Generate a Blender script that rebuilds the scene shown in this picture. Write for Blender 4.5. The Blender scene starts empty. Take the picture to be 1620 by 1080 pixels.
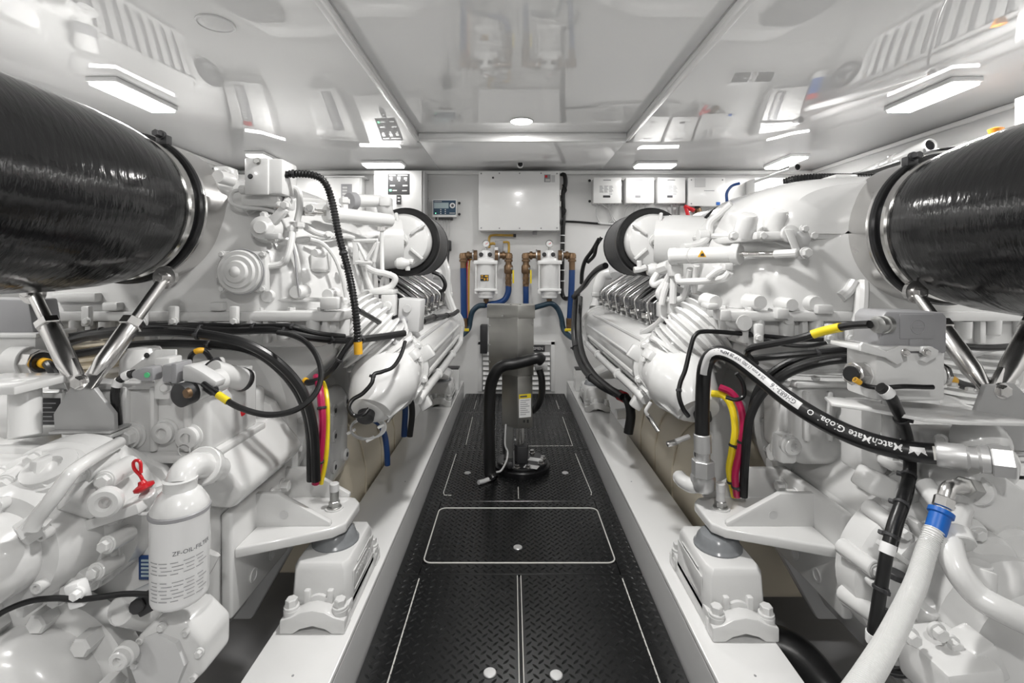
import bpy, bmesh, math, random
from mathutils import Vector as V, Matrix
random.seed(7)
SC = bpy.context.scene
COL = SC.collection
# ---------------------------------------------------------------- camera
F = 765.0; HC = 1.05
cd = bpy.data.cameras.new('camera'); cam = bpy.data.objects.new('camera', cd); COL.objects.link(cam)
cd.sensor_width = 36; cd.lens = 17.0; cd.shift_y = -110/1620; cd.clip_start = .02
cam.location = (0, 0, HC); cam.rotation_euler = (math.pi/2, 0, 0)
SC.camera = cam
# ---------------------------------------------------------------- world, exposure
w = bpy.data.worlds.new('world'); SC.world = w; w.use_nodes = True
w.node_tree.nodes['Background'].inputs[0].default_value = (.9, .95, 1, 1)
w.node_tree.nodes['Background'].inputs[1].default_value = .3
SC.view_settings.view_transform = 'Standard'; SC.view_settings.look = 'None'
SC.view_settings.gamma = 1; SC.view_settings.use_curve_mapping = False
SC.view_settings.exposure = 0.72
LED_W, SPOT_W = 1.15, 1.15          # scale of the strip lights and of the round ceiling lights
def P(x, y, Y): return V(((x-810)*Y/F, Y, HC-(y-430)*Y/F))
# ---------------------------------------------------------------- materials
MATS = {}
def mat(name, col, rough=.4, metal=0, coat=0, bump=0, bscale=60, var=0, vscale=6, spec=.5, emit=None, es=0, trans=0, ior=1.5, wave=None, stretch=None):
    m = bpy.data.materials.new(name); m.use_nodes = True
    nt = m.node_tree; b = nt.nodes['Principled BSDF']
    if emit is None and isinstance(col, tuple): b.inputs['Base Color'].default_value = (*col, 1)
    b.inputs['Roughness'].default_value = rough; b.inputs['Metallic'].default_value = metal
    b.inputs['Coat Weight'].default_value = coat; b.inputs['Coat Roughness'].default_value = .06
    b.inputs['Specular IOR Level'].default_value = spec; b.inputs['IOR'].default_value = ior
    b.inputs['Transmission Weight'].default_value = trans
    if emit is not None:
        b.inputs['Base Color'].default_value = (*col, 1)
        b.inputs['Emission Color'].default_value = (*emit, 1); b.inputs['Emission Strength'].default_value = es
    if bump or var:
        tc = nt.nodes.new('ShaderNodeTexCoord')
    if var:
        n = nt.nodes.new('ShaderNodeTexNoise'); n.inputs['Scale'].default_value = vscale; n.inputs['Detail'].default_value = 6
        nt.links.new(tc.outputs['Object'], n.inputs['Vector'])
        r = nt.nodes.new('ShaderNodeMix'); r.data_type = 'RGBA'
        r.inputs[6].default_value = (*[max(0, c*(1-var)) for c in col], 1); r.inputs[7].default_value = (*[min(1, c*(1+var)) for c in col], 1)
        nt.links.new(n.outputs['Fac'], r.inputs[0]); nt.links.new(r.outputs[2], b.inputs['Base Color'])
        q = nt.nodes.new('ShaderNodeMapRange'); q.inputs[3].default_value = rough*.8; q.inputs[4].default_value = min(1, rough*1.25)
        nt.links.new(n.outputs['Fac'], q.inputs[0]); nt.links.new(q.outputs[0], b.inputs['Roughness'])
    if bump:
        if wave:
            n2 = nt.nodes.new('ShaderNodeTexWave'); n2.bands_direction = wave; n2.inputs['Scale'].default_value = bscale
            n2.inputs['Distortion'].default_value = 1.5; n2.inputs['Detail'].default_value = 2; n2.inputs['Detail Scale'].default_value = 3
            nt.links.new(tc.outputs['Object'], n2.inputs['Vector'])
        else:
            n2 = nt.nodes.new('ShaderNodeTexNoise'); n2.inputs['Scale'].default_value = bscale; n2.inputs['Detail'].default_value = 3
            if stretch:
                mp_ = nt.nodes.new('ShaderNodeMapping'); mp_.inputs['Scale'].default_value = stretch; nt.links.new(tc.outputs['Object'], mp_.inputs['Vector']); nt.links.new(mp_.outputs['Vector'], n2.inputs['Vector'])
            else: nt.links.new(tc.outputs['Object'], n2.inputs['Vector'])
        bp = nt.nodes.new('ShaderNodeBump'); bp.inputs['Strength'].default_value = bump; bp.inputs['Distance'].default_value = .004
        nt.links.new(n2.outputs['Fac'], bp.inputs['Height']); nt.links.new(bp.outputs['Normal'], b.inputs['Normal'])
    MATS[name] = m
    return m
mat('paint', (.67, .67, .665), .22, coat=.5, bump=.10, bscale=35, var=.02, vscale=5)     # white engine enamel over castings
mat('paintsm', (.81, .81, .805), .22, coat=.3, var=.015)                                    # smooth white paint
mat('wall', (.76, .76, .755), .22, var=.01, vscale=3)
mat('gel', (.92, .92, .918), .012, ior=2.2)                            # polished gelcoat ceiling
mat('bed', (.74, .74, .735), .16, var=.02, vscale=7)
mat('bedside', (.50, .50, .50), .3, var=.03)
mat('tread', (.007, .0074, .0078), .25, var=.15, vscale=20, bump=.08, bscale=300)
mat('blackrub', (.007, .007, .0075), .34, bump=.05, bscale=200)
mat('blackgl', (.012, .012, .013), .22)
mat('dark', (.03, .03, .032), .5)
mat('wrap', (.007, .007, .0075), .15, spec=.5, bump=.38, bscale=1.0, stretch=(22, 62, 22))
mat('pleat', (.045, .045, .047), .55, bump=.5, bscale=120)
mat('steel', (.66, .65, .64), .25, metal=1, var=.04, vscale=15)
mat('chrome', (.72, .71, .69), .16, metal=1)
mat('brushed', (.37, .365, .345), .38, metal=.9, var=.12, vscale=14)
mat('darkchrome', (.30, .30, .305), .17, metal=1, var=.2, vscale=9)
mat('zinc', (.40, .40, .39), .38, metal=.85, var=.08, vscale=18)
mat('galv', (.40, .40, .40), .5, metal=.25, var=.06, vscale=20)
mat('alu', (.55, .55, .55), .35, metal=.6, var=.06, vscale=10)
mat('greyp', (.30, .30, .31), .4, var=.04)
mat('ltgrey', (.58, .58, .58), .4, var=.02)
mat('beige', (.70, .63, .50), .35, coat=.2, var=.06, vscale=3, bump=.1, bscale=12)
mat('bilge', (.27, .27, .275), .3, var=.1, vscale=3)
mat('bilgew', (.55, .55, .55), .35, var=.05)
mat('bronze', (.19, .12, .068), .4, metal=.7, var=.15, vscale=25)
mat('blue', (.008, .045, .17), .35)
mat('bluec', (.0, .10, .42), .4)
mat('navy', (.02, .06, .11), .35)
mat('teal', (.015, .04, .065), .4)
mat('magenta', (.42, .012, .075), .3)
mat('yellow', (.80, .62, .02), .35)
mat('amber', (.75, .40, .02), .4)
mat('gold', (.45, .28, .05), .4)
mat('red', (.55, .012, .02), .3)
mat('orange', (.6, .22, .02), .4)
mat('grn', (.1, .6, .25), .4)
mat('plateblue', (.012, .05, .18), .35)
mat('white', (.83, .83, .83), .4)
mat('ink', (.10, .10, .11), .5)
mat('inkl', (.33, .33, .34), .5)
mat('lcd', (.42, .52, .55), .2)
mat('led', (1, 1, 1), .4, emit=(1, .985, .96), es=6)
mat('greenled', (.2, .8, .4), .4, emit=(.2, 1, .45), es=1.2)
mat('glassdark', (.01, .01, .012), .05)
mat('rubbergrey', (.20, .21, .22), .22, var=.2, vscale=30)
mat('inlay', (.62, .61, .58), .4)
# ---------------------------------------------------------------- mesh makers: each returns (verts, faces)
def _bm(bm):
    bm.verts.index_update(); r = ([v.co.copy() for v in bm.verts], [[v.index for v in f.verts] for f in bm.faces]); bm.free(); return r
def bevel(m, b, seg=2, ang=30):
    bm = bmesh.new(); vs = [bm.verts.new(v) for v in m[0]]
    for f in m[1]:
        try: bm.faces.new([vs[i] for i in f])
        except ValueError: pass
    bmesh.ops.recalc_face_normals(bm, faces=bm.faces)
    if b > 0:
        es = [e for e in bm.edges if len(e.link_faces) == 2 and e.calc_face_angle(0) > math.radians(ang)]
        bmesh.ops.bevel(bm, geom=es, offset=b, segments=seg, profile=.5, affect='EDGES', clamp_overlap=True)
    return _bm(bm)
def box(x0, x1, y0, y1, z0, z1, b=.004, seg=2):
    if x0 > x1: x0, x1 = x1, x0
    if y0 > y1: y0, y1 = y1, y0
    if z0 > z1: z0, z1 = z1, z0
    v = [V((x, y, z)) for x in (x0, x1) for y in (y0, y1) for z in (z0, z1)]
    f = [[0, 1, 3, 2], [4, 6, 7, 5], [0, 4, 5, 1], [2, 3, 7, 6], [0, 2, 6, 4], [1, 5, 7, 3]]
    return bevel((v, f), b, seg)
def obox(c, a, bb, cc, b=.004, seg=2):                      # oriented box from three half axes
    v = [c+a*i+bb*j+cc*k for i in (-1, 1) for j in (-1, 1) for k in (-1, 1)]
    f = [[0, 1, 3, 2], [4, 6, 7, 5], [0, 4, 5, 1], [2, 3, 7, 6], [0, 2, 6, 4], [1, 5, 7, 3]]
    return bevel((v, f), b, seg)
def frame(d):
    d = V(d).normalized(); a = V((0, 0, 1)) if abs(d.z) < .9 else V((1, 0, 0))
    u = d.cross(a).normalized(); return d, u, u.cross(d).normalized()
def lathe(p, d, prof, n=28):
    p = V(p); d, u, w_ = frame(d); vs = []; fs = []; rows = []
    for t, r in prof:
        if r <= 1e-6: rows.append([len(vs)]); vs.append(p+d*t)
        else:
            rows.append(list(range(len(vs), len(vs)+n)))
            for k in range(n):
                a = 2*math.pi*k/n; vs.append(p+d*t+(u*math.cos(a)+w_*math.sin(a))*r)
    for a, b in zip(rows, rows[1:]):
        for k in range(n):
            k2 = (k+1) % n
            if len(a) == 1 and len(b) == 1: continue
            if len(a) == 1: fs.append([a[0], b[k], b[k2]])
            elif len(b) == 1: fs.append([a[k], b[0], a[k2]])
            else: fs.append([a[k], b[k], b[k2], a[k2]])
    if len(rows[0]) > 1: fs.append(rows[0][::-1])
    if len(rows[-1]) > 1: fs.append(rows[-1])
    return vs, fs
def cyl(p0, p1, r, r1=None, n=24, c=.002):
    p0 = V(p0); p1 = V(p1); L = (p1-p0).length; r1 = r if r1 is None else r1; c = min(c, L*.3, r*.5)
    return lathe(p0, p1-p0, [(0, r-c), (c, r), (L-c, r1), (L, r1-c)], n)
def ring(p, d, r0, r1, h, n=32):                            # closed ring with a hole
    p = V(p); d, u, w_ = frame(d); c = min((r1-r0)*.25, h*.25)
    prof = [(0, r0+c), (0, r1-c), (c, r1), (h-c, r1), (h, r1-c), (h, r0+c), (h-c, r0), (c, r0)]
    vs = []; fs = []; m = len(prof)
    for k in range(n):
        a = 2*math.pi*k/n
        for t, r in prof: vs.append(p+d*t+(u*math.cos(a)+w_*math.sin(a))*r)
    for k in range(n):
        for j in range(m): fs.append([k*m+j, k*m+(j+1) % m, ((k+1) % n)*m+(j+1) % m, ((k+1) % n)*m+j])
    return vs, fs
def spline(pts, res=6):
    pts = [V(p) for p in pts]
    if len(pts) < 3: return [pts[0].lerp(pts[-1], i/res) for i in range(res+1)]
    out = []; n = len(pts)
    for i in range(n-1):
        p0 = pts[max(i-1, 0)]; p1 = pts[i]; p2 = pts[i+1]; p3 = pts[min(i+2, n-1)]
        if i == 0: p0 = p1*2-p2
        if i == n-2: p3 = p2*2-p1
        for k in range(res):
            t = k/res
            out.append(.5*((2*p1)+(p2-p0)*t+(2*p0-5*p1+4*p2-p3)*t*t+(3*p1-p0-3*p2+p3)*t**3))
    out.append(pts[-1]); return out
def frames(c):
    T = [(c[min(i+1, len(c)-1)]-c[max(i-1, 0)]).normalized() for i in range(len(c))]
    _, u, _ = frame(T[0]); U = []
    for t in T:
        u = (u-t*u.dot(t)).normalized(); U.append(u.copy())
    return T, U
def tube(pts, r, n=10, res=6, rf=None, raw=False):
    c = pts if raw else spline(pts, res); T, U = frames(c); vs = []; fs = []
    for i, p in enumerate(c):
        rr = r if rf is None else rf(i/(len(c)-1)); w_ = T[i].cross(U[i])
        for k in range(n):
            a = 2*math.pi*k/n; vs.append(p+(U[i]*math.cos(a)+w_*math.sin(a))*rr)
    for i in range(len(c)-1):
        for k in range(n):
            k2 = (k+1) % n; fs.append([i*n+k, i*n+k2, (i+1)*n+k2, (i+1)*n+k])
    fs.append(list(range(n))[::-1]); fs.append([(len(c)-1)*n+k for k in range(n)])
    return vs, fs
def bellows(pts, r, amp, pitch, n=20):                      # ribbed hose: sine radius along the path
    c0 = spline(pts, 12); L = sum((a-b).length for a, b in zip(c0, c0[1:])); m = max(8, int(L/pitch*4)); c = []
    acc = [0]
    for a, b in zip(c0, c0[1:]): acc.append(acc[-1]+(a-b).length)
    j = 0
    for i in range(m+1):
        s = L*i/m
        while j < len(acc)-2 and acc[j+1] < s: j += 1
        c.append(c0[j].lerp(c0[j+1], (s-acc[j])/max(1e-9, acc[j+1]-acc[j])))
    return tube(c, r, n, rf=lambda t: r+amp*(1 if int(round(t*m)) % 4 in (1, 2) else -1), raw=True)
def prism(poly, o, u, v, w_, b=.003, seg=2):                # polygon (2D) in the plane o,u,v extruded by w_
    o = V(o); u = V(u); v = V(v); w_ = V(w_); n = len(poly)
    vs = [o+u*a+v*c for a, c in poly]+[o+u*a+v*c+w_ for a, c in poly]
    fs = [list(range(n))[::-1], [n+i for i in range(n)]]+[[i, (i+1) % n, n+(i+1) % n, n+i] for i in range(n)]
    return bevel((vs, fs), b, seg, 25)
def loft(secs):
    n = len(secs[0]); vs = [V(p) for s in secs for p in s]; fs = []
    for i in range(len(secs)-1):
        for k in range(n):
            k2 = (k+1) % n; fs.append([i*n+k, i*n+k2, (i+1)*n+k2, (i+1)*n+k])
    fs.append(list(range(n))[::-1]); fs.append([(len(secs)-1)*n+k for k in range(n)])
    return bevel((vs, fs), 0)
def join(*ms):
    vs = []; fs = []
    for m in ms:
        o = len(vs); vs += m[0]; fs += [[i+o for i in f] for f in m[1]]
    return vs, fs
# ---------------------------------------------------------------- objects
def mesh(name, m, material, smooth=True, ang=35):
    me = bpy.data.meshes.new(name); me.from_pydata([tuple(v) for v in m[0]], [], m[1]); me.update()
    me.materials.append(MATS[material])
    if smooth:
        me.polygons.foreach_set('use_smooth', [True]*len(me.polygons)); me.set_sharp_from_angle(angle=math.radians(ang))
    return me
class Thing:
    """One top-level thing: an Empty at its base, parts are added in world coordinates."""
    def __init__(s, name, label, cat, loc=(0, 0, 0), group=None, kind=None):
        s.o = bpy.data.objects.new(name, None); s.o.empty_display_size = .05; COL.objects.link(s.o); s.loc = V(loc); s.o.location = s.loc
        if label: s.o['label'] = label
        if cat: s.o['category'] = cat
        if group: s.o['group'] = group
        if kind: s.o['kind'] = kind
    def add(s, name, m, material, parent=None, label=None, kind=None, smooth=True, ang=35):
        me = mesh(name, ([V(v)-s.loc for v in m[0]], m[1]), material, smooth, ang)
        o = bpy.data.objects.new(name, me); COL.objects.link(o); o.parent = parent or s.o
        if label: o['label'] = label
        if kind: o['kind'] = kind
        return o
    def bolt(s, p, d, r=.008, h=.008, material='paint', parent=None, name='bolt', sock=False):
        key = ('bolt', material, sock)
        if key not in BOLT: BOLT[key] = mesh('bolt', sock_m() if sock else hex_m(), material)
        o = bpy.data.objects.new(name, BOLT[key]); COL.objects.link(o); o.parent = parent or s.o
        o.location = V(p)-s.loc; o.rotation_mode = 'QUATERNION'; o.rotation_quaternion = V((0, 0, 1)).rotation_difference(V(d).normalized())
        o.scale = (r, r, h); return o
BOLT = {}
def hex_m():
    m = lathe((0, 0, -.3), (0, 0, 1), [(0, 1.28), (.45, 1.28), (.5, 1.22), (.5, 1.0), (.52, .98)], 18)
    h = lathe((0, 0, .1), (0, 0, 1), [(0, 1.0), (1.0, 1.0), (1.12, .84), (1.12, 0)], 6)
    return join(m, h)
def sock_m():
    return lathe((0, 0, -.3), (0, 0, 1), [(0, 1.0), (1.2, 1.0), (1.32, .9), (1.32, .55), (.9, .5), (.9, 0)], 18)
def single(name, m, material, label, cat, group=None, kind=None, smooth=True):
    o = bpy.data.objects.new(name, mesh(name, m, material, smooth)); COL.objects.link(o)
    if label: o['label'] = label
    if cat: o['category'] = cat
    if group: o['group'] = group
    if kind: o['kind'] = kind
    return o
def struct(name, m, material, parent=None, label=None):
    o = bpy.data.objects.new(name, mesh(name, m, material)); COL.objects.link(o)
    if parent: o.parent = parent
    else: o['kind'] = 'structure'
    if label: o['label'] = label
    return o
def px(pts): return [P(*p) for p in pts]
def text2d(s, size, align='LEFT', bold=0.0):
    cu = bpy.data.curves.new('txt', 'FONT'); cu.body = s; cu.size = size; cu.align_x = align; cu.offset = bold; cu.resolution_u = 2
    ob = bpy.data.objects.new('txt', cu); COL.objects.link(ob); dg = bpy.context.evaluated_depsgraph_get()
    me = bpy.data.meshes.new_from_object(ob.evaluated_get(dg)); r = ([v.co.copy() for v in me.vertices], [list(p.vertices) for p in me.polygons])
    bpy.data.objects.remove(ob); bpy.data.curves.remove(cu); bpy.data.meshes.remove(me); return r
def flat_text(T, s, size, o, u, v, material, parent=None, align='LEFT', name='lettering'):
    m = text2d(s, size, align); o = V(o); u = V(u).normalized(); v = V(v).normalized()
    return T.add(name, ([o+u*p.x+v*p.y for p in m[0]], m[1]), material, parent, smooth=False, kind='stuff')
# ================================================================ ROOM
XL, XR, YB, YN, ZC = -2.36, 2.59, 4.18, -1.7, 1.92
struct('floor_bilge', box(XL, XR, YN, YB, -.42, -.30, 0), 'bilge')
struct('wall_back', box(XL-.1, XR+.1, YB, YB+.1, -.42, 2.1, 0), 'wall')
struct('wall_front', box(XL-.1, XR+.1, YN-.1, YN, -.42, 2.1, 0), 'wall')
struct('wall_left', box(XL-.1, XL, YN, YB, -.42, 2.1, 0), 'wall')
struct('wall_right', box(XR, XR+.1, YN, YB, -.42, 2.1, 0), 'wall')
# ceiling: a lower polished border around a raised polished middle panel
RX0, RX1, RY0, RY1, ZP = -.62, .76, -1.0, 3.2, 1.972
ceil = struct('ceiling', box(XL-.1, XR+.1, YN-.1, YB+.1, 2.02, 2.1, 0), 'gel')
def border_piece(name, a): struct(name, a, 'gel', ceil)
border_piece('ceiling_board', box(XL-.1, RX0, YN-.1, YB+.1, ZC, 2.02, .004))
border_piece('ceiling_board', box(RX1, XR+.1, YN-.1, YB+.1, ZC, 2.02, .004))
border_piece('ceiling_board', box(RX0, RX1, RY1, YB+.1, ZC, 2.02, .004))
border_piece('ceiling_board', box(RX0, RX1, YN-.1, RY0, ZC, 2.02, .004))
struct('ceiling_panel', box(RX0+.002, RX1-.002, RY0+.002, RY1-.002, ZP, 2.02, 0), 'gel', ceil)
for i, (a, b) in enumerate([((RX0, RY0), (RX0, RY1)), ((RX0, RY1), (RX1, RY1)), ((RX1, RY1), (RX1, RY0))]):
    x0, x1 = sorted((a[0], b[0])); y0, y1 = sorted((a[1], b[1]))
    struct('edge_trim', box(x0-.012, x1+.012, y0-.012, y1+.012, ZC-.010, ZC+.012, .004), 'paintsm', ceil)
    struct('panel_bead', box(x0-.004, x1+.004, y0-.004, y1+.004, ZP-.006, ZP+.002, .002), 'ltgrey', ceil)
# cove along the top of the walls
for nm, m in (('trim_1', box(XL, XR, YB-.05, YB, ZC-.035, ZC, .012, 3)), ('trim_2', box(XL, XL+.03, YN, YB, ZC-.03, ZC, .01, 3)), ('trim_3', box(XR-.03, XR, YN, YB, ZC-.03, ZC, .01, 3))):
    struct(nm, m, 'wall')
# walkway: black chequer plates
WX0, WX1 = -.402, .456
floor = struct('floor', box(WX0, WX1, YN, YB, -.08, -.012, 0), 'dark')
def rrect(x0, x1, y0, y1, r, n=5):
    o = []
    for cx, cy, a0 in ((x1-r, y1-r, 0), (x0+r, y1-r, 90), (x0+r, y0+r, 180), (x1-r, y0+r, 270)):
        for k in range(n+1):
            a = math.radians(a0+90*k/n); o.append((cx+r*math.cos(a), cy+r*math.sin(a)))
    return o
LUGS = []
def lugs_in(x0, x1, y0, y1, holes=()):
    p = .0222; vs = []; fs = []; q2 = .70710678; R_ = int((abs(x0)+abs(x1)+abs(y0)+abs(y1))/p)+2
    ia, ib = int((x0+y0)*q2/p)-1, int((x1+y1)*q2/p)+2; ja, jb = int((y0-x1)*q2/p)-1, int((y1-x0)*q2/p)+2
    for i in range(ia, ib):                               # square lattice turned 45 degrees, lugs alternately along and across it
        for j in range(ja, jb):
            cx = (i-j)*q2*p; cy = (i+j)*q2*p
            if cx < x0+.010 or cx > x1-.010 or cy < y0+.010 or cy > y1-.010: continue
            if any(a < cx < b and c < cy < d for a, b, c, d in holes): continue
            d = V((q2, q2, 0)) if (i+j) % 2 else V((-q2, q2, 0)); q = V((-d.y, d.x, 0)); c = V((cx, cy, 0)); o = len(vs)
            L, W, h = .0122, .0036, .0026
            vs += [c-d*L, c-d*L*.35-q*W, c+d*L*.35-q*W, c+d*L, c+d*L*.35+q*W, c-d*L*.35+q*W, c-d*L*.5+V((0, 0, h)), c+d*L*.5+V((0, 0, h))]
            fs += [[o, o+1, o+6], [o+1, o+2, o+7, o+6], [o+2, o+3, o+7], [o+3, o+4, o+7], [o+4, o+5, o+6, o+7], [o+5, o, o+6]]
    return vs, fs
def plate(x0, x1, y0, y1, r=.012, holes=()):
    g = .0012; o = struct('floor_plate', prism(rrect(x0+g, x1-g, y0+g, y1-g, r), (0, 0, -.012), (1, 0, 0), (0, 1, 0), (0, 0, .012), .0015, 1), 'tread', floor)
    t = bpy.data.objects.new('tread_pattern', mesh('tread_pattern', lugs_in(x0, x1, y0, y1, holes), 'tread', smooth=True, ang=60)); COL.objects.link(t); t.parent = o; t['kind'] = 'stuff'
    return o
def inlay(pts, r=.0022):
    struct('inlay_strip', tube([V((x, y, .0005)) for x, y in pts], r, 6, raw=True), 'inlay', floor)
def latch(x, y):
    o = struct('floor_latch', lathe((x, y, -.002), (0, 0, 1), [(0, .017), (.0045, .017), (.006, .015), (.0062, 0)], 24), 'alu', floor)
YS = 1.68
CX = .0245
plate(WX0+.001, CX, YN, YS); plate(CX, WX1-.001, YN, YS)
H1 = (-.322, .376, 1.745, 2.15)
plate(H1[0], H1[1], H1[2], H1[3], .03)                                    # lift-out hatch with a pale rim
# the surround of the hatch
plate(WX0+.001, H1[0]-.002, YS, 2.215, .003); plate(H1[1]+.002, WX1-.001, YS, 2.215, .003)
plate(H1[0]-.002, H1[1]+.002, YS, H1[2]-.002, .003); plate(H1[0]-.002, H1[1]+.002, H1[3]+.002, 2.215, .003)
plate(WX0+.001, WX1-.001, 2.215, 2.86); plate(WX0+.001, WX1-.001, 2.86, 3.62); plate(WX0+.001, WX1-.001, 3.62, YB-.002)
rr = rrect(*H1, .03); inlay(rr+[rr[0]], .0026)
inlay([(-.318, 1.0), (-.318, 1.655)]); inlay([(.378, 1.0), (.378, 1.655)])
inlay([(CX-.006, 1.0), (CX-.006, 1.672)], .0014); inlay([(CX+.006, 1.0), (CX+.006, 1.672)], .0014)
inlay([(-.322, 2.79), (-.326, 2.30), (-.318, 2.275), (-.285, 2.272)]); inlay([(.366, 2.79), (.378, 2.30), (.372, 2.275)])
inlay([(-.28, 2.94), (-.285, 3.5)]); inlay([(.366, 3.5), (.366, 2.92), (.10, 2.915)]); inlay([(.03, 2.24), (.03, 2.36)])
inlay([(-.29, 3.70), (-.29, 3.95)]); inlay([(.36, 3.70), (.36, 3.95)])
for x, y in ((-.058, 1.265), (.115, 1.258), (.022, 1.842), (-.232, 2.525), (.278, 2.525), (.03, 3.02)): latch(x, y)
# ---------------------------------------------------------------- engine beds (long white girders either side of the walkway)
def bed(x0, x1, lab):
    T = Thing('engine_bed', lab, 'engine bed', ((x0+x1)/2, 1.6, -.3))
    s = -1 if x0 < 0 else 1
    xi, xo = (x1, x0) if s < 0 else (x0, x1)
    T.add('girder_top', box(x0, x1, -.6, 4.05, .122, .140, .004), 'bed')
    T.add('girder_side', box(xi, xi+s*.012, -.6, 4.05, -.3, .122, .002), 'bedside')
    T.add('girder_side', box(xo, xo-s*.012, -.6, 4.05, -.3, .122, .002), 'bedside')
    for x, y in ((xi+s*.05, 1.02), (xi+s*.09, 1.09), (xi+s*.06, 2.1)): T.bolt((x, y, .1395), (0, 0, 1), .003, .0015, 'greyp', name='drain_plug')
bed(-.603, -.404, 'long white engine girder along the left edge of the black walkway')
bed(.458, .650, 'long white engine girder along the right edge of the black walkway')
# ---------------------------------------------------------------- lights
def led(cx, cy, lx, ly, lab, watts=6.0, z=ZC):
    T = Thing('ceiling_light', lab, 'ceiling light', (cx, cy, z), 'strip lights on the ceiling')
    T.add('housing', box(cx-lx/2, cx+lx/2, cy-ly/2, cy+ly/2, z-.022, z, .004), 'white')
    T.add('diffuser', box(cx-lx/2+.008, cx+lx/2-.008, cy-ly/2+.008, cy+ly/2-.008, z-.036, z-.020, .006), 'led')
    l = bpy.data.lights.new('strip_light', 'AREA'); l.shape = 'RECTANGLE'; l.size = lx*.9; l.size_y = ly*.9; l.energy = watts*LED_W; l.color = (1, .985, .96); l.spread = math.radians(178)
    o = bpy.data.objects.new('strip_light', l); COL.objects.link(o); o.parent = T.o; o.location = (0, 0, -.039)
led(-1.83, 2.35, .14, .40, 'bright strip light on the ceiling above the big black duct at left', 7)
led(2.03, 2.35, .14, .40, 'bright strip light on the ceiling above the big black duct at right', 7)
led(-1.02, 3.84, .32, .14, 'bright strip light above the cabinet with the black status panel', 1.0)
led(1.14, 3.86, .32, .14, 'bright strip light above the three small charger boxes', .9)
led(-1.86, 3.68, .14, .40, 'bright strip light near the far left corner', 3)
led(2.12, 3.75, .14, .40, 'bright strip light near the far right corner beside the small camera', 3)
for x, y, lab in ((-1.83, .9, 'added unseen strip light over the near end of the left duct'), (2.03, .9, 'added unseen strip light over the near end of the right duct'), (-1.83, -.6, 'added unseen strip light by the left wall at the aft end of the room'), (2.03, -.6, 'added unseen strip light by the right wall at the aft end of the room')):  # extra strips added out of view to brighten the near end
    led(x, y, .14, .40, lab, 5 if y > 0 else 8)
def spot(cx, cy, lab, on=True, z=ZP, r=.075, watts=4.0):
    T = Thing('round_ceiling_light' if on else 'ceiling_disc', lab, 'ceiling light' if on else 'cover plate', (cx, cy, z))
    T.add('bezel', ring((cx, cy, z-.008), (0, 0, 1), r*.88, r, .008), 'white')
    T.add('lens', lathe((cx, cy, z), (0, 0, -1), [(0, r*.9), (.004, r*.88), (.009, r*.7), (.011, 0)], 32), 'led' if on else 'white')
    if on:
        l = bpy.data.lights.new('spot_light', 'AREA'); l.shape = 'DISK'; l.size = r*1.7; l.energy = watts*SPOT_W; l.color = (1, .985, .96)
        o = bpy.data.objects.new('spot_light', l); COL.objects.link(o); o.parent = T.o; o.location = (0, 0, -.013)
spot(.058, 2.95, 'glowing round ceiling light above the steel column')
spot(.058, 1.25, 'added round ceiling light above the walkway, out of view', watts=11); spot(.058, -.4, 'added round ceiling light at the aft end of the walkway, out of view', watts=11)  # both added out of view, to light the gearboxes and walkway
spot(-1.036, 1.69, 'pale round cover plate on the ceiling above the left exhaust duct', False, ZC, .062)
# ================================================================ BACK WALL
def wx(x, Y): return (x-810)*Y/F
def wz(y, Y): return HC-(y-430)*Y/F
def cabinet(name, lab, cat, x0, x1, y0, y1, depth, screws=True, lugs=(), group=None, doorinset=.006, material='paintsm'):
    """wall cabinet given by the pixel box of its front face; depth in metres from the back wall"""
    Yf = YB-depth; X0, X1, Z1, Z0 = wx(x0, Yf), wx(x1, Yf), wz(y0, Yf), wz(y1, Yf)
    T = Thing(name, lab, cat, ((X0+X1)/2, YB, Z0), group)
    T.add('body', box(X0, X1, Yf+.012, YB, Z0, Z1, .004), material)
    d = T.add('door', box(X0-.002, X1+.002, Yf, Yf+.010, Z0-.002, Z1+.002, .004), material)
    if screws:
        for x in (X0+.02, X1-.02):
            for z in (Z0+.018, Z1-.018): T.bolt((x, Yf, z), (0, -1, 0), .005, .003, 'greyp', d, 'screw')
    for sx, z in lugs:
        x = X0 if sx < 0 else X1
        l = T.add('mounting_lug', box(x, x+sx*.03, YB-.012, YB, z-.012, z+.012, .002), material)
        T.bolt((x+sx*.018, YB-.012, z), (0, -1, 0), .009, .006, 'dark', l, 'screw')
    T.X0, T.X1, T.Z0, T.Z1, T.Yf, T.door = X0, X1, Z0, Z1, Yf, d
    return T
def patch(T, name, x0, x1, y0, y1, material, Y=None, parent=None, t=.003):
    Y = Y or T.Yf; return T.add(name, box(wx(x0, Y), wx(x1, Y), Y-t, Y+.002, wz(y1, Y), wz(y0, Y), .0008, 1), material, parent)
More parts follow.
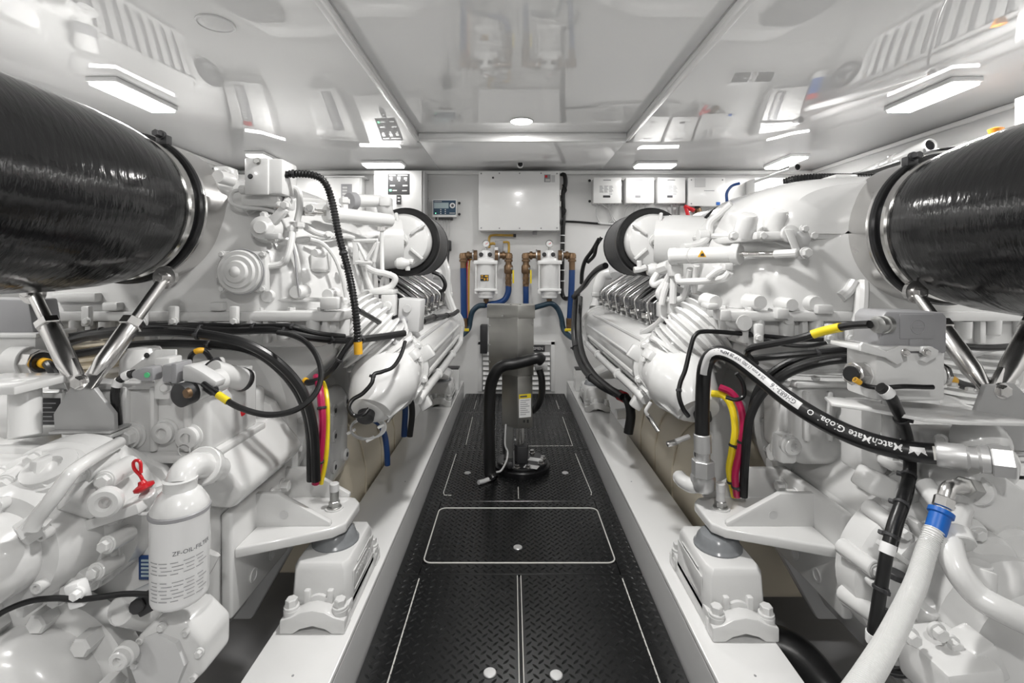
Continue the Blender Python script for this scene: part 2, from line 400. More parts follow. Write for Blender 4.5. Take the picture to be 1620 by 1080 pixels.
# large electrical cabinet
T = cabinet('electrical_cabinet', 'large blank white electrical cabinet on the far wall above the strainers', 'cabinet', 757.5, 885, 271, 364, .20)
for x in (790, 822, 856): 
    for y in (274, 361): T.bolt(P(x, y, T.Yf), (0, -1, 0), .005, .003, 'greyp', T.door, 'screw')
T.bolt(P(780, 281, T.Yf), (0, -1, 0), .007, .004, 'dark', T.door, 'lock')
s = patch(T, 'warning_label', 861, 871, 276, 288, 'greyp'); patch(T, 'label_mark', 862, 866, 277, 281, 'red', T.Yf-.003, s, .001); patch(T, 'label_mark', 863, 870, 283, 287, 'ltgrey', T.Yf-.003, s, .001)
patch(T, 'rating_label', 872, 878, 277, 288, 'ltgrey')
for z in (300, 318): T.add('hinge', cyl(P(886.5, z, T.Yf+.005), P(886.5, z+9, T.Yf+.005), .006, n=10), 'zinc')
T.add('cable_gland', cyl(P(846, 366, T.Yf+.1), P(846, 371, T.Yf+.1), .02, n=16), 'greyp')
# status-panel cabinet
T = cabinet('status_cabinet', 'white cabinet with a black status panel behind the left engine', 'cabinet', 592, 667, 270, 350, .22, False)
T.add('door_edge', box(T.X1+.003, T.X1+.02, T.Yf+.012, YB-.02, T.Z0, T.Z1, .003), 'ltgrey')
for y in (286, 314, 340): T.bolt(P(676, y, YB-.004), (0, -1, 0), .008, .006, 'dark', None, 'screw')
s = patch(T, 'status_panel', 613.5, 648, 275, 307.5, 'dark')
Y2 = T.Yf-.003
patch(T, 'printed_line', 615.5, 626, 276.6, 278, 'ltgrey', Y2, s, .0008); patch(T, 'printed_line', 629, 645, 276.6, 278, 'ltgrey', Y2, s, .0008)
for x, y, w_, h in ((616, 280, 5, 4), (618, 284.5, 3, 1.2), (628.5, 279.5, 5, 4.5), (630, 285, 3, 1.5), (639, 280.5, 5, 3.5), (641, 285, 3, 1.2), (617, 292.5, 8, 2), (637, 292.5, 8, 2), (621, 300.6, 7, 1.6), (636, 300.8, 8, 1.5)):
    patch(T, 'indicator', x, x+w_, y, y+h, 'ltgrey', Y2, s, .0015)
patch(T, 'indicator_lamp', 616, 619.5, 299.5, 302.5, 'greenled', Y2, s, .003)
s = patch(T, 'rocker_switch', 627.7, 634.7, 308.8, 323.3, 'dark', T.Yf, T.door, .012)
for y in (312, 317): patch(T, 'switch_mark', 629, 633, y, y+1.8, 'ltgrey', T.Yf-.012, s, .001)
# navy display controller
T = cabinet('display_controller', 'small wall controller with navy face, screen and round keypad', 'controller', 684, 722, 315.5, 343, .07, False, ((1, wz(321.5, YB)), (1, wz(339, YB))))
s = patch(T, 'face', 685.5, 721, 317, 339.5, 'navy'); Y2 = T.Yf-.003
patch(T, 'screen', 686.5, 709.8, 320.5, 329.5, 'lcd', Y2, s, .0015)
T.add('keypad', lathe(P(715.8, 325, Y2), (0, -1, 0), [(0, .023), (.002, .023), (.003, .021), (.003, 0)], 24), 'white', s)
T.add('key', lathe(P(715.8, 325, Y2-.003), (0, -1, 0), [(0, .012), (.002, .011), (.002, 0)], 16), 'ink', s)
patch(T, 'printed_line', 686.8, 699, 318.2, 319.2, 'ltgrey', Y2, s, .0006)
for i in range(3):
    for j in range(2): patch(T, 'key_light', 696.4+7.2*j, 698.2+7.2*j, 330.8+3*i, 332.2+3*i, 'white', Y2, s, .001)
patch(T, 'key_light', 688.5, 690, 336.5, 338, 'greenled', Y2, s, .001)
patch(T, 'lettering_bar', 711, 720, 336.4, 337.6, 'ltgrey', Y2, s, .0006)
T.add('terminal_strip', box(wx(693.5, T.Yf), wx(715.5, T.Yf), T.Yf+.01, T.Yf+.05, wz(347, T.Yf), wz(343.2, T.Yf), .002), 'dark')
T.add('gland', cyl(P(690, 343, T.Yf+.03), P(690, 348, T.Yf+.03), .007, n=10), 'dark')
for i, x in enumerate((697.5, 702, 706.5, 711)):
    single('control_wire', tube(px([(x, 346, 4.13), (x+.6, 358, 4.16), (x-1+i*.3, 372, 4.165), (703+i*1.2, 384, 4.16)]), .0035, 6), 'ltgrey', 'thin grey wire %s under the navy wall controller' % ('leftmost', 'second from left', 'third from left', 'rightmost')[i], 'wire', 'wires below the controller')
T = Thing('cable_connector', 'cluster of black plug connectors hanging below the navy controller', 'connector', P(706, 392, 4.16))
T.add('body', box(*(wx(700, 4.12), wx(713, 4.12)), 4.10, YB, wz(396, 4.12), wz(380, 4.12), .006), 'dark')
T.add('plug', cyl(P(709, 396, 4.13), P(709, 412, 4.13), .012, .007, 10), 'dark'); T.add('plug', cyl(P(703, 396, 4.13), P(702, 402, 4.13), .012, .009, 10), 'dark')
T.add('lead', tube(px([(709, 411, 4.13), (709.5, 425, 4.15), (708.5, 440, 4.15)]), .005, 6), 'blackrub')
# breaker panel behind the left engine
T = cabinet('breaker_panel', 'white breaker panel with a small green display behind the left engine', 'cabinet', 518, 572, 281, 345, .12)
s = patch(T, 'display', 546.5, 568, 286, 308, 'greenled'); patch(T, 'display_mask', 547, 562, 294, 308, 'dark', T.Yf-.003, s, .0015); patch(T, 'display_mask', 562.5, 567.5, 294, 308, 'ink', T.Yf-.003, s, .0015)
for i in range(4): patch(T, 'breaker', 549, 556, 295.5+3*i, 297.3+3*i, 'white', T.Yf-.0045, s, .002)
for x in (521, 527, 533, 547, 552, 557, 562): patch(T, 'mark', x, x+2.5, 283, 284.5, 'ink', T.Yf, None, .001)
T.add('roof_rail', box(T.X0-.02, T.X1+.03, T.Yf-.02, YB, wz(281, T.Yf), wz(278.8, T.Yf), .002), 'paintsm')
# cabinets that stand higher and outside, seen mostly in the ceiling
def strip_cabinet(lab, X0, X1, Z0, Z1, sx, dep=.16):
    T = Thing('wall_cabinet', lab, 'cabinet', ((X0+X1)/2, YB, Z0)); Yf = YB-dep
    T.add('body', box(X0, X1, Yf+.01, YB, Z0, Z1, .004), 'paintsm'); T.add('door', box(X0-.002, X1+.002, Yf, Yf+.009, Z0-.002, Z1+.002, .004), 'paintsm')
    s = T.add('breaker_strip', box(sx, sx+.09, Yf-.003, Yf+.002, Z0+.04, Z1-.05, .001), 'greyp')
    n = 14
    for i in range(n):
        z = Z0+.055+(Z1-Z0-.12)*i/n
        T.add('breaker', box(sx+.012, sx+.05, Yf-.008, Yf-.002, z, z+.017, .001, 1), 'ltgrey', s)
    return T, Yf
strip_cabinet('white wall cabinet with a tall breaker strip right of the left corner', -1.58, -1.27, 1.36, 1.83, -1.42)
strip_cabinet('white wall cabinet with a tall breaker strip by the far right corner', 2.02, 2.34, 1.36, 1.83, 2.06)
T, Yf = strip_cabinet('tall white wall cabinet with a dark strip and red marks at the far left corner', -2.31, -1.96, 1.34, 1.86, -2.21)
T.add('red_mark', box(-2.205, -2.135, Yf-.010, Yf-.003, 1.78, 1.82, .001), 'red')
# three chargers and a junction box on the right
names = ('leftmost', 'middle', 'rightmost')
for i, (a, b) in enumerate(((939.5, 983), (990.5, 1034.5), (1041, 1084))):
    T = cabinet('battery_charger', 'small white charger box with printed text, %s of three on the far wall' % names[i], 'charger', a, b, 281, 321, .12, False, ((-1, wz(286, YB)), (-1, wz(318.5, YB))), 'charger boxes on the far wall')
    for k in range(5): patch(T, 'vent_slot', a-.6, a-.2, 288+5*k, 290+5*k, 'ink', T.Yf+.03, None, .02)
    patch(T, 'printed_line', a+15, a+27, 284, 285.6, 'inkl', T.Yf, T.door, .0008)
    tm = ('ink', 'inkl', 'inkl')[i]
    for r in range(6):
        for c in range(3):
            x = a+9+c*7.5; patch(T, 'printed_line', x, x+4.5+((r*7+c*5+i) % 3), 294+r*1.9, 294.7+r*1.9, tm, T.Yf, T.door, .0008)
    patch(T, 'printed_line', a+24, a+29, 306.5, 307.3, tm, T.Yf, T.door, .0008)
    patch(T, 'display_window', a+14.5, a+(26 if i == 0 else 23), 309, 312.5, ('dark', 'greyp', 'ink')[i], T.Yf, T.door, .002)
    for x in (a+6, a+16, a+24, a+33): T.add('gland', cyl(P(x, 321, T.Yf+.06), P(x, 324, T.Yf+.06), .009, n=10), 'ltgrey')
T = cabinet('junction_box', 'wider blank white junction box beside the three charger boxes', 'cabinet', 1090, 1147, 281, 325.5, .13)
patch(T, 'paper_label', 1099, 1116, 281.8, 296, 'ltgrey'); patch(T, 'printed_line', 1114, 1130, 301, 302, 'inkl'); patch(T, 'blue_sticker', 1133, 1139, 319.5, 324.5, 'bluec')
for i, (a, b, c, d) in enumerate(((946, 943, 945, 952), (951, 965, 968, 962), (963, 964, 968, 975), (970, 966, 971, 980), (996, 989, 989, 994), (1005, 1003, 1001, 998), (1013, 1011, 1008, 1004), (1021, 1020, 1018, 1017), (1063, 1063, 1063, 1064), (1071, 1071, 1070, 1070))):
    single('charger_wire', tube(px([(a, 322, 4.1), (b, 333, 4.14), (c, 345, 4.155), (d, 355, 4.16)]), .006, 6), 'ltgrey', 'pale wire hanging under the charger boxes, number %s from the left' % ('one', 'two', 'three', 'four', 'five', 'six', 'seven', 'eight', 'nine', 'ten')[i], 'wire', 'wires under the charger boxes')
single('pale_conduit', tube(px([(946, 352, 4.16), (955, 354, 4.16), (985, 355, 4.16), (1010, 356, 4.16), (1040, 352, 4.16)]), .009, 8), 'ltgrey', 'pale conduit running level below the charger wires', 'conduit')
single('black_wire_run', tube(px([(891, 350, 4.165), (915, 351, 4.165), (940, 353, 4.165), (970, 355, 4.165)]), .009, 8), 'blackrub', 'black wire run level from the harness to the chargers', 'wire')
# red valve handle and brass beside it
T = Thing('shutoff_valve', 'red valve handle on brass fitting under the white junction box', 'valve', P(1090, 338, 4.1))
T.add('handle', tube(px([(1083, 326, 4.05), (1088, 329, 4.05), (1094, 331, 4.05), (1098, 333, 4.05)]), .018, 8), 'red'); T.add('grip', tube(px([(1085, 327, 4.05), (1087, 335, 4.05), (1089, 343, 4.05)]), .016, 8), 'red')
T.add('brass_body', cyl(P(1103, 330, 4.08), P(1108, 343, 4.08), .03, n=12), 'bronze'); T.add('wire_clump', tube(px([(1100, 327, 4.1), (1107, 330, 4.07), (1104, 336, 4.09), (1112, 338, 4.08)]), .012, 7), 'dark')
T.add('plate', box(wx(1075, 4.15), wx(1110, 4.15), 4.13, YB, wz(346, 4.15), wz(326, 4.15), .003), 'paintsm')
# ---------------------------------------------------------------- strainers
def strainer(cx, lab, sticker):
    Y = 3.98; c = lambda y: P(cx, y, Y); S = Y/F
    T = Thing('sea_strainer', lab, 'strainer', c(478), 'white strainers on the far wall')
    T.add('body', lathe(c(466), (0, 0, 1), [(0, 13.5*S), (2*S, 14.5*S), (45*S, 14.5*S), (48*S, 15*S)], 28), 'paintsm')
    T.add('top_flange', prism(rrect(-19*S, 19*S, -17*S, 17*S, 6*S), c(418), (1, 0, 0), (0, 1, 0), (0, 0, 6*S), .004), 'paintsm')
    T.add('bottom_flange', prism(rrect(-18*S, 18*S, -16*S, 16*S, 6*S), c(460), (1, 0, 0), (0, 1, 0), (0, 0, 4*S), .004), 'paintsm')
    T.add('sump', lathe(c(472), (0, 0, 1), [(0, 10*S), (1.5*S, 12.5*S), (12*S, 13.5*S)], 24), 'paintsm')
    T.add('drain', lathe(c(480), (0, 0, 1), [(0, 2*S), (3*S, 2.5*S), (3*S, 4*S), (8*S, 4.5*S)], 12), 'bronze')
    T.add('head', lathe(c(413), (0, 0, 1), [(0, 15*S), (4*S, 14*S), (6*S, 10*S), (14*S, 8.5*S), (17*S, 6*S), (18*S, 0)], 20), 'paintsm')
    for dx in (-16, 16):
        for y in (461.5,): T.add('wing_nut', cyl(P(cx+dx, y+3, Y-.06), P(cx+dx, y-4, Y-.06), .012, n=8), 'paintsm')
        T.add('tie_rod', cyl(P(cx+dx, 460, Y-.06), P(cx+dx, 416, Y-.06), .006, n=8), 'paintsm')
    for dx, dy in ((-8, -402), (6, -402)): T.bolt(P(cx+dx, 402.5, Y-.05), (0, -1, 0), .014, .01, 'dark', None, 'lid_bolt')
    g = T.add('gauge_stem', cyl(c(396), c(390), .010, n=10), 'zinc')
    g = T.add('pressure_gauge', lathe(P(cx, 385.5, Y), (0, -1, 0), [(-.012, .028), (.012, .028), (.016, .031), (.020, .029), (.018, .025), (.018, 0)], 24), 'zinc', label='round pressure gauge')
    T.add('dial', lathe(P(cx, 385.5, Y-.0185), (0, -1, 0), [(0, .024), (.001, .024), (.001, 0)], 20), 'white', g); T.add('needle', obox(P(cx+1, 385, Y-.0205), V((.010, 0, .006)), V((0, .0006, 0)), V((-.0012, 0, .002)), 0), 'red', g)
    for s in (-1, 1):
        T.add('port_flange', cyl(P(cx+s*14, 404, Y), P(cx+s*19.5, 404, Y), 8.5*S, n=16), 'bronze')
        T.add('clamp_ring', cyl(P(cx+s*19.5, 404, Y), P(cx+s*21.5, 404, Y), 10*S, n=16), 'steel')
    if sticker:
        s = patch(T, 'gold_label', 760, 773, 434.5, 444.5, 'dark', Y-.076, None, .002)
        for a, b, cc, d in ((761, 764.5, 435.5, 437), (761, 764.5, 439, 440.5), (767, 772, 435.5, 438), (765.5, 768, 440, 443.5), (770, 772, 439, 443.5)): patch(T, 'label_mark', a, b, cc, d, 'amber', Y-.078, s, .001)
    return T
strainer(769, 'white strainer with a gold and black sticker, left of two on the far wall', True)
strainer(869, 'plain white strainer without sticker, right of two on the far wall', False)
def elbow(cx, s, xe, ydown, lab, y2=None):
    """bronze elbow from a strainer port at cx, turning down at xe"""
    Y = 3.98
    T = Thing('bronze_elbow', lab, 'pipe fitting', P(xe, ydown, Y))
    T.add('pipe', tube(px([(cx+s*21, 404, Y), (cx+s*(abs(xe-cx)*.8), 404, Y), (xe, 405, Y), (xe, 411, Y), (xe, ydown, Y)]), .025, 12, 5), 'bronze')
    T.add('collar', cyl(P(xe, 410, Y), P(xe, 414, Y), .034, n=16), 'bronze'); T.add('collar', cyl(P(cx+s*(abs(xe-cx)*.72), 404, Y), P(cx+s*(abs(xe-cx)*.84), 404, Y), .034, n=16), 'bronze')
    T.add('corner', lathe(P(xe, 409, Y), (0, 0, 1), [(0, .034), (.03, .034), (.045, .026), (.05, 0)], 16), 'bronze')
    if ydown > 430:
        v = T.add('valve_body', lathe(P(xe, 433, Y), (0, 0, 1), [(0, .03), (.015, .038), (.06, .038), (.075, .03)], 14), 'bronze')
        T.add('valve_stem', cyl(P(xe, 425, Y), P(xe+6, 425, Y-.03), .012, n=10), 'zinc', v); T.add('valve_lever', box(wx(xe+6.2, Y), wx(xe+8.8, Y), Y-.05, Y-.04, wz(448, Y), wz(427, Y), .003), 'yellow', v)
        for y in (438, 445): T.add('hex_collar', cyl(P(xe, y+4, Y), P(xe, y, Y), .031, n=6), 'bronze')
elbow(769, -1, 733, 424, 'bronze elbow at far left of the strainers above a straight blue hose'); elbow(769, 1, 804.5, 453, 'bronze elbow with yellow lever right of the stickered strainer')
elbow(869, -1, 832, 453, 'bronze elbow with yellow lever left of the plain strainer'); elbow(869, 1, 905, 428, 'bronze elbow right of the plain strainer above a long blue hose')
def hose(name, lab, pts, r, material='blue', cat='hose', n=12, group=None, res=6): return single(name, tube(px(pts), r, n, res), material, lab, cat, group)
hose('water_hose', 'straight blue hose dropping from the far left bronze elbow', [(733, 424, 3.98), (733.5, 460, 3.98), (734, 503, 3.98)], .027)
hose('water_hose', 'blue hose curving in under the stickered strainer', [(804.5, 452, 3.98), (804, 462, 3.98), (799, 473, 3.98), (788, 479, 3.98), (768, 482, 4.0)], .025)
hose('water_hose', 'short straight blue hose behind the steel column top', [(832, 452, 3.98), (832, 470, 3.98), (831.5, 500, 4.0)], .024)
hose('water_hose', 'long straight blue hose dropping right of the plain strainer', [(905, 427, 3.98), (904, 460, 3.98), (901.5, 505, 3.98)], .026)
for x, lab in ((734, 'bronze tail fitting at the foot of the far left blue hose'), (901.5, 'bronze tail fitting at the foot of the right blue hose')):
    T = Thing('hose_fitting', lab, 'pipe fitting', P(x, 518, 3.98)); T.add('tail', cyl(P(x, 512, 3.98), P(x, 503, 3.98), .031, n=14), 'bronze'); T.add('nut', cyl(P(x, 519, 3.98), P(x, 512, 3.98), .034, n=6), 'bronze')
    T.add('lever', box(wx(x-8, 3.93), wx(x+8, 3.93), 3.925, 3.94, wz(524, 3.93), wz(519.5, 3.93), .004), 'yellow')
hose('drain_hose', 'dark teal hose looping from the left strainer drain to the floor', [(768, 483, 3.97), (757, 484, 3.98), (748, 492, 3.98), (744, 505, 3.98), (741, 520, 3.97), (727, 532, 3.9), (705, 540, 3.8)], .022, 'teal')
hose('drain_hose', 'dark teal hose looping from the right strainer drain to the engine', [(840, 488, 4.0), (858, 483, 3.98), (872, 480, 3.97), (882, 488, 3.98), (888, 502, 3.98), (892, 522, 3.97), (903, 533, 3.9), (915, 537, 3.8)], .022, 'teal')
for pts, m_, lab in (([(742, 411, 4.0), (739, 416, 4.02), (738.5, 460, 4.02), (739, 515, 4.02)], 'red', 'thin red wire beside the far left blue hose'), ([(746, 410, 4.0), (742.5, 415, 4.02), (741.5, 460, 4.02), (742, 510, 4.02)], 'amber', 'thin amber wire beside the far left blue hose')):
    hose('signal_wire', lab, pts, .007, m_, 'wire', 6)
T = Thing('flow_switch', 'small dark switch block with brass tubing above the stickered strainer', 'switch', P(789, 400, 4.08))
T.add('block', box(wx(783, 4.06), wx(796, 4.06), 4.03, YB, wz(399, 4.06), wz(381, 4.06), .004), 'greyp'); T.add('label_plate', box(wx(782, 4.03), wx(788, 4.03), 4.02, 4.032, wz(398, 4.03), wz(391, 4.03), .001), 'white')
T.add('brass_tube', tube(px([(774, 392, 4.05), (774, 376, 4.08), (780, 372, 4.1), (800, 372, 4.1), (816, 372.5, 4.1)]), .010, 8), 'gold'); T.add('yellow_tube', tube(px([(796, 383, 4.05), (803, 383, 4.05), (805, 386, 4.05), (805, 400, 4.02)]), .010, 8), 'gold')
T.add('yellow_tube', tube(px([(775, 386, 4.04), (780, 385, 4.04), (784, 386, 4.04)]), .012, 8), 'gold'); T.add('tube_end', cyl(P(812, 372.5, 4.1), P(816.5, 372.5, 4.1), .014, n=10), 'dark')
# black harness right of the cabinet
T = Thing('wire_harness', 'black vertical wire harness with white ties right of the large cabinet', 'wiring', P(890, 480, 4.16))
T.add('bundle', tube(px([(887, 275, 4.15), (893, 277, 4.14), (894.5, 290, 4.14), (890.5, 310, 4.15), (891.5, 340, 4.15), (890, 380, 4.15), (889, 440, 4.15), (889, 462, 4.14), (894, 472, 4.12), (905, 470, 4.0), (914, 465, 3.8)]), .019, 10), 'blackrub')
for y in (372, 384, 398, 427, 444): T.add('cable_tie', ring(P(889.7, y+1, 4.15), (0, 0, 1), .018, .022, .008, 16), 'white')
for k, (y, d) in enumerate(((300, 6), (320, -3), (333, 5), (352, -3))): T.add('stray_wire', tube(px([(890, y-8, 4.14), (890+d, y, 4.12), (890, y+9, 4.14)]), .006, 6), 'blackrub')
# louvre door low on the far wall, behind the column
T = Thing('louvred_vent', 'low louvred steel vent with a black name plate behind the steel column', 'vent', P(815, 620, YB)); Yf = YB-.02
X0, X1, Z0, Z1 = wx(756, Yf), wx(878, Yf), .02, wz(540, Yf)
for a in (box(X0, X0+.035, Yf, YB, Z0, Z1, .003), box(X1-.035, X1, Yf, YB, Z0, Z1, .003)): T.add('frame_post', a, 'paintsm')
T.add('frame_rail', box(X0, X1, Yf, YB, Z1-.03, Z1+.003, .003), 'paintsm'); T.add('backing', box(X0+.03, X1-.03, YB-.008, YB, Z0, Z1-.02, 0), 'alu')
for k in range(9):
    z = Z1-.105-k*.042
    if z > .03: T.add('louvre', obox(V(((X0+X1)/2, Yf-.004, z)), V(((X1-X0)/2-.045, 0, 0)), V((0, .012, .012)), V((0, -.002, .002)), .001, 1), 'paintsm')
s = T.add('name_plate', box(wx(826, Yf), wx(862, Yf), Yf-.006, Yf+.004, wz(556, Yf), wz(546, Yf), .002), 'dark'); flat_text(T, 'CRAFTSMEN', .034, P(859.5, 553.2, Yf-.0065), (1, 0, 0), (0, 0, 1), 'white', s, 'RIGHT')
T.add('lock', lathe(P(857, 561, Yf), (0, -1, 0), [(0, .018), (.02, .016), (.02, 0)], 14), 'zinc')
T.add('black_panel', box(wx(760, 4.1), wx(771, 4.1), 4.06, YB, wz(558, 4.1), wz(514, 4.1), .004), 'dark')
# small camera on the ceiling over the cabinet, another at the right corner
def bullet(p, d, r, L, lab, arm):
    T = Thing('security_camera', lab, 'camera', p); d = V(d).normalized()
    T.add('shell', lathe(p, d, [(0, r*.7), (r*.3, r), (L, r), (L+.003, r*.92), (L-.006, r*.8)], 20), 'white'); T.add('lens', lathe(V(p)+d*(L-.012), d, [(0, r*.82), (.008, r*.82), (.010, r*.45), (.016, r*.35), (.016, 0)], 20), 'glassdark')
    T.add('arm', tube([V(p)+d*L*.3, V(p)+V(arm)*.6, V(p)+V(arm)], r*.45, 8), 'white')
bullet(P(823, 262, 3.9), (0, -1, .02), .024, .05, 'small white security camera on the ceiling edge above the large cabinet', (0, .05, .07))
bullet(P(1252, 267, 3.6), (.1, -1, -.02), .027, .07, 'small white security camera near the far right ceiling corner', (-.18, .2, -.06))
# ================================================================ SIDE WALLS (seen past the engines and mirrored in the ceiling)
def louvre_wall(s, lab):
    X = XL if s < 0 else XR; d = 1 if s < 0 else -1; T = Thing('air_intake_louvre', lab, 'vent', (X, 2.7, 1.0), 'air intakes on the side walls')
    y0, y1, z0, z1 = 1.75, 3.66, 1.0, 1.52
    T.add('frame_rail', box(X, X+d*.05, y0, y1, z1-.03, z1, .003), 'paintsm'); T.add('frame_rail', box(X, X+d*.05, y0, y1, z0, z0+.03, .003), 'paintsm')
    for y in (y0, y1-.03): T.add('frame_post', box(X, X+d*.05, y, y+.03, z0+.03, z1-.03, .003), 'paintsm')
    T.add('backing', box(X, X+d*.006, y0+.03, y1-.03, z0+.03, z1-.03, 0), 'greyp')  # shade between the slats, put into the grey of this sheet
    n = 17
    for i in range(n):
        y = y0+.07+(y1-y0-.14)*i/(n-1)
        T.add('slat', obox(V((X+d*.014, y, (z0+z1)/2)), V((d*.005, -.036, 0)), V((.002*d, .0003, 0)), V((0, 0, (z1-z0)/2-.03)), .001, 1), 'paintsm')
louvre_wall(-1, 'white upright louvre slats on the left wall, mirrored in the ceiling'); louvre_wall(1, 'white upright louvre slats on the right wall, mirrored in the ceiling')
for s, X, lab in ((-1, XL, 'black round fan on the left wall, mirrored in the ceiling'), (1, XR, 'black round fan on the right wall, mirrored in the ceiling')):
    d = -s; c = V((X+d*.02, 3.86, 1.32)); T = Thing('wall_fan', lab, 'fan', c)
    T.add('mounting_plate', box(X, X+d*.02, 3.66, 4.1, 1.08, 1.56, .01), 'paintsm'); T.add('housing', ring(c, (d, 0, 0), .125, .15, .06), 'dark'); T.add('hub', lathe(c, (d, 0, 0), [(0, .05), (.05, .05), (.055, 0)], 20), 'dark')
    for k in range(5):
        a = k*1.2566; r = V((0, math.cos(a), math.sin(a))); q = V((0, -math.sin(a), math.cos(a)))
        T.add('blade', obox(c+r*.087+V((d*.025, 0, 0)), r*.042, q*.035+V((d*.012, 0, 0)), V((d*.002, 0, 0)), .001, 1), 'greyp')
# white pipes on the right wall
T = Thing('ventilation_pipe', 'white pipe with dark open end on the right wall behind the duct', 'pipe', P(1475, 228, 3.0))
A = V((2.42, 4.05, 1.62)); B = P(1473, 229, 2.72)
dd = (A-B).normalized(); Bq = B
T.add('pipe', lathe(B, dd, [(.05, .026), (0, .031), (.004, .038), (.012, .040), (.02, .038), ((A-B).length, .038)], 24), 'paintsm'); T.add('open_end', lathe(B, dd, [(.012, .0305), (.014, 0)], 20), 'glassdark')
for t in (.25, .36, .7): T.add('coupling', cyl(B+dd*t, B+dd*(t+.035), .042, n=24), 'paintsm')
for t in (.3, .75): T.add('strap', box((B+dd*t).x-.02, XR, (B+dd*t).y-.012, (B+dd*t).y+.012, (B+dd*t).z+.03, (B+dd*t).z+.045, .002), 'steel')
for z, lab in ((1.73, 'upper white pipe along the right wall below the ceiling'), (1.60, 'lower white pipe along the right wall below the ceiling')):
    T = Thing('wall_pipe', lab, 'pipe', (XR-.05, 3, z)); T.add('pipe', cyl((XR-.05, 2.2, z), (XR-.05, 4.1, z), .045, n=20), 'paintsm')
    for y in (2.7, 3.4): T.add('coupling', cyl((XR-.05, y, z), (XR-.05, y+.08, z), .051, n=20), 'paintsm'); T.add('bracket', box(XR-.06, XR, y-.3, y-.28, z-.05, z+.05, .003), 'steel')
T = Thing('blue_filter', 'blue cartridge filter with red base by the right corner', 'filter', (2.43, 4.0, 1.20)); T.add('cartridge', cyl((2.43, 4.06, 1.26), (2.43, 4.06, 1.46), .05, n=20), 'bluec'); T.add('cap', cyl((2.43, 4.06, 1.18), (2.43, 4.06, 1.26), .06, n=20), 'paintsm'); T.add('base', cyl((2.43, 4.06, 1.46), (2.43, 4.06, 1.51), .055, n=20), 'red')
for i, (x, lab) in enumerate(((1.72, 'small dark framed screen on the far wall, left of two'), (1.95, 'small dark framed screen on the far wall, right of two'))):
    T = Thing('wall_monitor', lab, 'monitor', (x, YB, 1.10)); T.add('bezel', box(x-.1, x+.1, YB-.03, YB, 1.08, 1.24, .006), 'white'); T.add('screen', box(x-.08, x+.08, YB-.033, YB-.028, 1.10, 1.22, .002), 'glassdark')
T = Thing('wall_pump', 'white pipe elbow and valve cluster high on the left wall', 'pipe', (XL, 2.6, 1.4)); T.add('tee', tube([V((XL+.08, 2.60, 1.64)), V((XL+.08, 2.60, 1.46)), V((XL+.09, 2.60, 1.42)), V((XL+.15, 2.57, 1.41))], .05, 14), 'paintsm'); T.add('collar', cyl((XL+.08, 2.60, 1.52), (XL+.08, 2.60, 1.60), .058, n=18), 'greyp'); T.add('cap', lathe((XL+.08, 2.60, 1.64), (0, 0, 1), [(0, .055), (.05, .055), (.07, .04), (.075, 0)], 18), 'paintsm')
T.add('bracket', box(XL, XL+.06, 2.40, 2.75, 1.46, 1.49, .004), 'paintsm'); T.add('valve', cyl((XL+.02, 2.47, 1.46), (XL+.16, 2.47, 1.46), .05, n=16), 'paintsm')
T = Thing('wall_box', 'white panel box with printed sheet on the left wall near the viewer', 'cabinet', (XL, 1.5, 1.3)); T.add('body', box(XL, XL+.12, 1.85, 2.30, 1.42, 1.72, .006), 'paintsm'); sh = T.add('sheet', box(XL+.119, XL+.122, 1.90, 2.25, 1.46, 1.70, 0), 'white')
for k in range(6): T.add('printed_line', box(XL+.1215, XL+.123, 1.93, 2.2-(k % 3)*.05, 1.49+k*.032, 1.496+k*.032, 0), 'inkl', sh)
T = Thing('wall_lamp', 'white dome lamp on the left wall just over the black duct', 'lamp', P(130, 180, 2.3)); c = V((XL+.01, 765*2.35/680, 1.79)); T.add('dome', lathe(c, (1, 0, 0), [(0, .07), (.02, .07), (.05, .05), (.06, 0)], 20), 'white'); T.add('backplate', lathe(c, (1, 0, 0), [(-.01, .08), (.004, .08), (.006, .075)], 24), 'ltgrey')
T = Thing('notice_box', 'white notice box at the right edge above the black duct', 'cabinet', P(1612, 180, 2.3)); X0 = wx(1604, 2.15); T.add('body', box(X0, XR, 1.75, 2.15, 1.62, 1.82, .006), 'white'); T.add('printed_line', box(X0-.001, X0+.001, 2.02, 2.1, 1.745, 1.755, 0), 'ink'); T.add('hook', lathe((X0-.03, 2.2, 1.66), (0, 0, 1), [(0, .02), (.04, .03), (.05, 0)], 12), 'orange')
